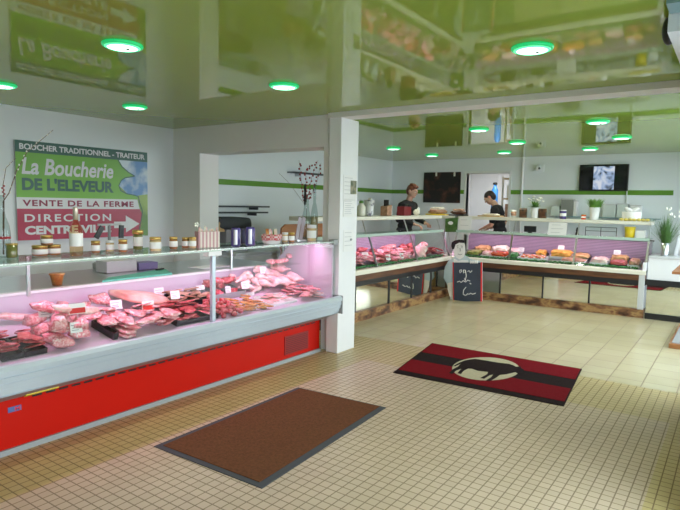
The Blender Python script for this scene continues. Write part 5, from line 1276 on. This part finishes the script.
# slanted white stand on the desk with glass top and black goods
xs0 = xAt(673, YF+.1, 1.0)
t = athing('display_stand', 'white slanted display stand with green glass top and black goods on the till desk', 'stand', Vector((-.45, YF+.3, .936)))
zt = onY(678, 208.5, YF+.1).z
for y in (YF+.28, YF+.56):
    MB().prism([(xs0, y, .937), (xs0+.05, y, .937), (xs0+.15, y, zt), (xs0+.10, y, zt)], (0, .02, 0)).build('slanted_side', M['traywhite'], t)
MB().box(xs0+.06, XR-.02, YF+.27, YF+.58, zt, zt+.015).build('glass_top', M['gedge'], t); MB().box(xs0+.03, XR-.02, YF+.29, YF+.56, 1.03, 1.045).build('shelf_board', M['traywhite'], t); MB().box(xs0+.08, XR-.02, YF+.29, YF+.56, 1.27, 1.285).build('shelf_board', M['traywhite'], t)
for k, (zz, nm) in enumerate(((1.0465, 'lower black bag on the slanted white stand'), (1.2865, 'upper black bag on the slanted white stand'))):
    me = blob(70+k, (.30, .22, .15-.05*k), .15, 3, .6, 3); o = bpy.data.objects.new('black_bag', me); C.objects.link(o); me.materials.append(M['dark']); o.location = (xs0+.25, YF+.43, zz); tag(o, nm, 'bag')
# shelf rack in front of the window
t = athing('floor_rack', 'low wooden rack with brown edged shelves against the street side wall', 'rack', Vector((-.35, 8.2, 0)))
MB().box(-.57, XR-.005, 7.5, 9.0, .0, .055).build('bottom_shelf', M['woodred'], t, bev=.003); MB().box(-.545, XR-.005, 7.55, 8.95, .055, .062).build('grey_liner', M['greyp'], t)
zz = onX(676, 271, -.5)
MB().box(-.585, XR-.005, 7.42, 8.6, .875, .905).build('shelf', M['woodred'], t, bev=.003)
for y in (7.52, 8.5): MB().box(-.20, XR-.01, y, y+.03, .055, 1.3).build('upright', M['wood'], t)
# speaker on the header
q = onX(672.5, 24, -.332)
t = thing('loudspeaker', 'small black loudspeaker hanging from the header over the shop window', 'loudspeaker', (-.3305, q.y, q.z))
MB().ell((-.012, 0, -.03), (.034, .055, .07)).build('speaker_body', M['black'], t, True); MB().tube([(0, 0, .04), (-.012, 0, .02)], .012, 8).build('bracket', M['black'], t); MB().box(-.006, 0, -.03, .03, 0, .06).build('mount_plate', M['black'], t)
# ================================================================== PEOPLE
def cap(mb, a, b, r0, r1, n=5):
    a = Vector(a); b = Vector(b)
    for k in range(n+1): mb.ell(a.lerp(b, k/n), [r0+(r1-r0)*k/n]*3, nu=10, nv=7)
    mb.tube([a, b], [r0, r1], 10)
def remesh(o, vs, it=2):
    r = o.modifiers.new('remesh', 'REMESH'); r.mode = 'VOXEL'; r.voxel_size = vs; r.use_smooth_shade = True
    if it: s_ = o.modifiers.new('smooth', 'SMOOTH'); s_.iterations = it
    realize(o)
    for p in o.data.polygons: p.use_smooth = True
def person(label, loc, rz, H, lean, headpitch, headyaw, elbows, hands, hair, sleeve):
    """x = the figure's right, y = where it faces; lean is the forward tilt of the trunk"""
    t = thing('person', label, 'person', loc, rz)
    k = H/1.75
    hip = Vector((0, 0, .93*k)); R = Matrix.Rotation(-lean, 3, 'X')
    def T(x, y, z): return hip+R @ Vector((x*k, y*k, z*k))
    nk = T(0, .0, .52); hd = nk+R @ Vector((0, .015*k, .055*k)); Rh = R @ Matrix.Rotation(headyaw, 3, 'Z') @ Matrix.Rotation(-headpitch, 3, 'X')
    def Hh(x, y, z): return hd+Rh @ Vector((x*k, y*k, z*k))
    b = MB()
    def torso(mb, e):
        for z, rx, ry, y in ((-.02, .155, .105, 0), (.08, .145, .10, .0), (.18, .140, .095, .0), (.28, .155, .105, .0), (.38, .170, .110, -.005), (.44, .165, .095, -.01)):
            mb.ell(T(0, y, z), ((rx+e)*k, (ry+e)*k, (.085+e)*k), R)
        for s in (-1, 1): mb.ell(T(s*.165, -.005, .43), ((.065+e)*k, (.06+e)*k, (.06+e)*k))
    torso(b, 0)
    b.tube([T(0, -.01, .44), nk, Hh(0, .0, .03)], [.062*k, .056*k, .054*k], 12)
    b.ell(Hh(0, .0, .125), (.073*k, .092*k, .098*k), Rh); b.ell(Hh(0, .035, .07), (.055*k, .055*k, .065*k), Rh); b.ell(Hh(0, .062, .035), (.028*k, .025*k, .022*k), Rh)
    b.tube([Hh(0, .088, .135), Hh(0, .108, .098)], [.009*k, .014*k], 8); b.ell(Hh(0, .105, .098), (.016*k, .014*k, .012*k), Rh)
    b.ell(Hh(0, .082, .143), (.05*k, .016*k, .012*k), Rh); b.ell(Hh(0, .086, .068), (.024*k, .011*k, .010*k), Rh)
    for s in (-1, 1): b.ell(Hh(s*.076, -.008, .115), (.010*k, .020*k, .032*k), Rh)
    sh = MB(); torso(sh, .014)
    for s, el, ha in ((-1, elbows[0], hands[0]), (1, elbows[1], hands[1])):
        S_ = T(s*.185, -.005, .42); E = Vector(el)*k; W = Vector(ha)*k
        cap(b, S_, E, .048*k, .040*k); cap(b, E, W, .039*k, .026*k)
        d = (W-E).normalized(); side = d.cross(Vector((0, 0, 1))).normalized(); dn = side.cross(d)
        pm_ = W+d*.045*k
        rotm = Matrix((side, d, dn)).transposed()
        b.ell(pm_, (.042*k, .052*k, .018*k), rotm)
        for j, (o_, ln) in enumerate(((-.032, .066), (-.011, .076), (.011, .072), (.031, .056))):
            f0 = pm_+d*.04*k+side*o_*k; f1 = f0+d*ln*.55*k-dn*.012*k; f2 = f1+d*ln*.35*k-dn*.03*k
            b.tube([f0, f1, f2], [.0105*k, .010*k, .008*k], 7); b.ell(f2, (.008*k,)*3, nu=7, nv=5)
        th0 = pm_-d*.02*k-side*s*.03*k; th1 = th0-side*s*.03*k+d*.035*k; th2 = th1+d*.03*k-dn*.012*k
        b.tube([th0, th1, th2], [.014*k, .012*k, .010*k], 7)
        e2 = S_.lerp(E, 1) if sleeve > 1 else S_.lerp(E, sleeve)
        cap(sh, S_, e2, .064*k, .056*k)
        if sleeve > 1: cap(sh, E, E.lerp(W, .85), .054*k, .040*k)
    for s in (-1, 1):
        hj = Vector((s*.09*k, 0, .90*k)); kn = Vector((s*.10*k, .02*k, .50*k)); an = Vector((s*.10*k, -.02*k, .09*k))
        cap(b, hj, kn, .082*k, .056*k); cap(b, kn, an, .054*k, .036*k); b.ell(an+Vector((0, .06*k, -.045*k)), (.042*k, .12*k, .04*k))
    body = b.build('body', M['skin'], t, True); remesh(body, .0085, 2)
    sm = sh.build('black_top', M['cloth'], t, True); remesh(sm, .012, 2)
    tr = MB()
    for s in (-1, 1):
        hj = Vector((s*.09*k, 0, .90*k)); kn = Vector((s*.10*k, .02*k, .50*k)); an = Vector((s*.10*k, -.02*k, .10*k)); cap(tr, hj, kn, .098*k, .074*k); cap(tr, kn, an, .072*k, .060*k)
    tr.ell((0, 0, .93*k), (.172*k, .125*k, .10*k)); o = tr.build('trousers', M['trouser'], t, True); remesh(o, .014, 2)
    for s in (-1, 1):
        f = MB(); f.ell((s*.10*k, .045*k, .05*k), (.052*k, .145*k, .05*k)).box(s*.10*k-.048*k, s*.10*k+.048*k, -.09*k, .17*k, .0, .03*k); f.build('shoe', M['black'], t, True)
    hm = MB(); hm.ell(Hh(0, -.016, .150), (.081*k, .094*k, .082*k), Rh); hm.ell(Hh(0, -.045, .115), (.074*k, .066*k, .085*k), Rh)
    if hair == 'hairred':
        hm.ell(Hh(0, .045, .205), (.066*k, .045*k, .032*k), Rh); hm.ell(Hh(0, -.01, .222), (.06*k, .07*k, .028*k), Rh)
    o = hm.build('hair', M[hair], t, True); remesh(o, .008, 2)
    for s in (-1, 1):
        MB().ell(Hh(s*.031, .083, .125), (.012*k, .007*k, .008*k), Rh).build('eye', M['paper'], t, True)
        MB().ell(Hh(s*.031, .0895, .125), (.0055*k, .003*k, .0055*k), Rh).build('iris', M['dark'], t, True)
        MB().ell(Hh(s*.031, .088, .146), (.019*k, .008*k, .005*k), Rh).build('eyebrow', M[hair], t, True)
    MB().ell(Hh(0, .094, .068), (.019*k, .005*k, .004*k), Rh).build('mouth', flat('lips', (.40, .15, .13), .5), t, True)
    return t
p = onY(410, 190, 9.72)
person('person with short auburn hair in a black top, standing behind the far left counter', (p.x-.10, 9.72, .061), math.radians(-98), 1.97, .16, .15, .10, ((-.24, .10, 1.13), (.25, .06, 1.12)), ((-.14, .34, 1.07), (.16, .33, 1.05)), 'hairred', 2)
p = onY(497, 205, 10.29)
person('person with cropped dark hair in a black shirt, bending over before the open doorway', (p.x+.10, 10.29, .061), math.radians(98), 1.90, .22, .50, 0, ((-.215, .12, 1.12), (.24, .0, 1.14)), ((-.12, .26, 1.06), (.20, .22, 1.05)), 'hairdark', .75)
#MORE
clean_abs()
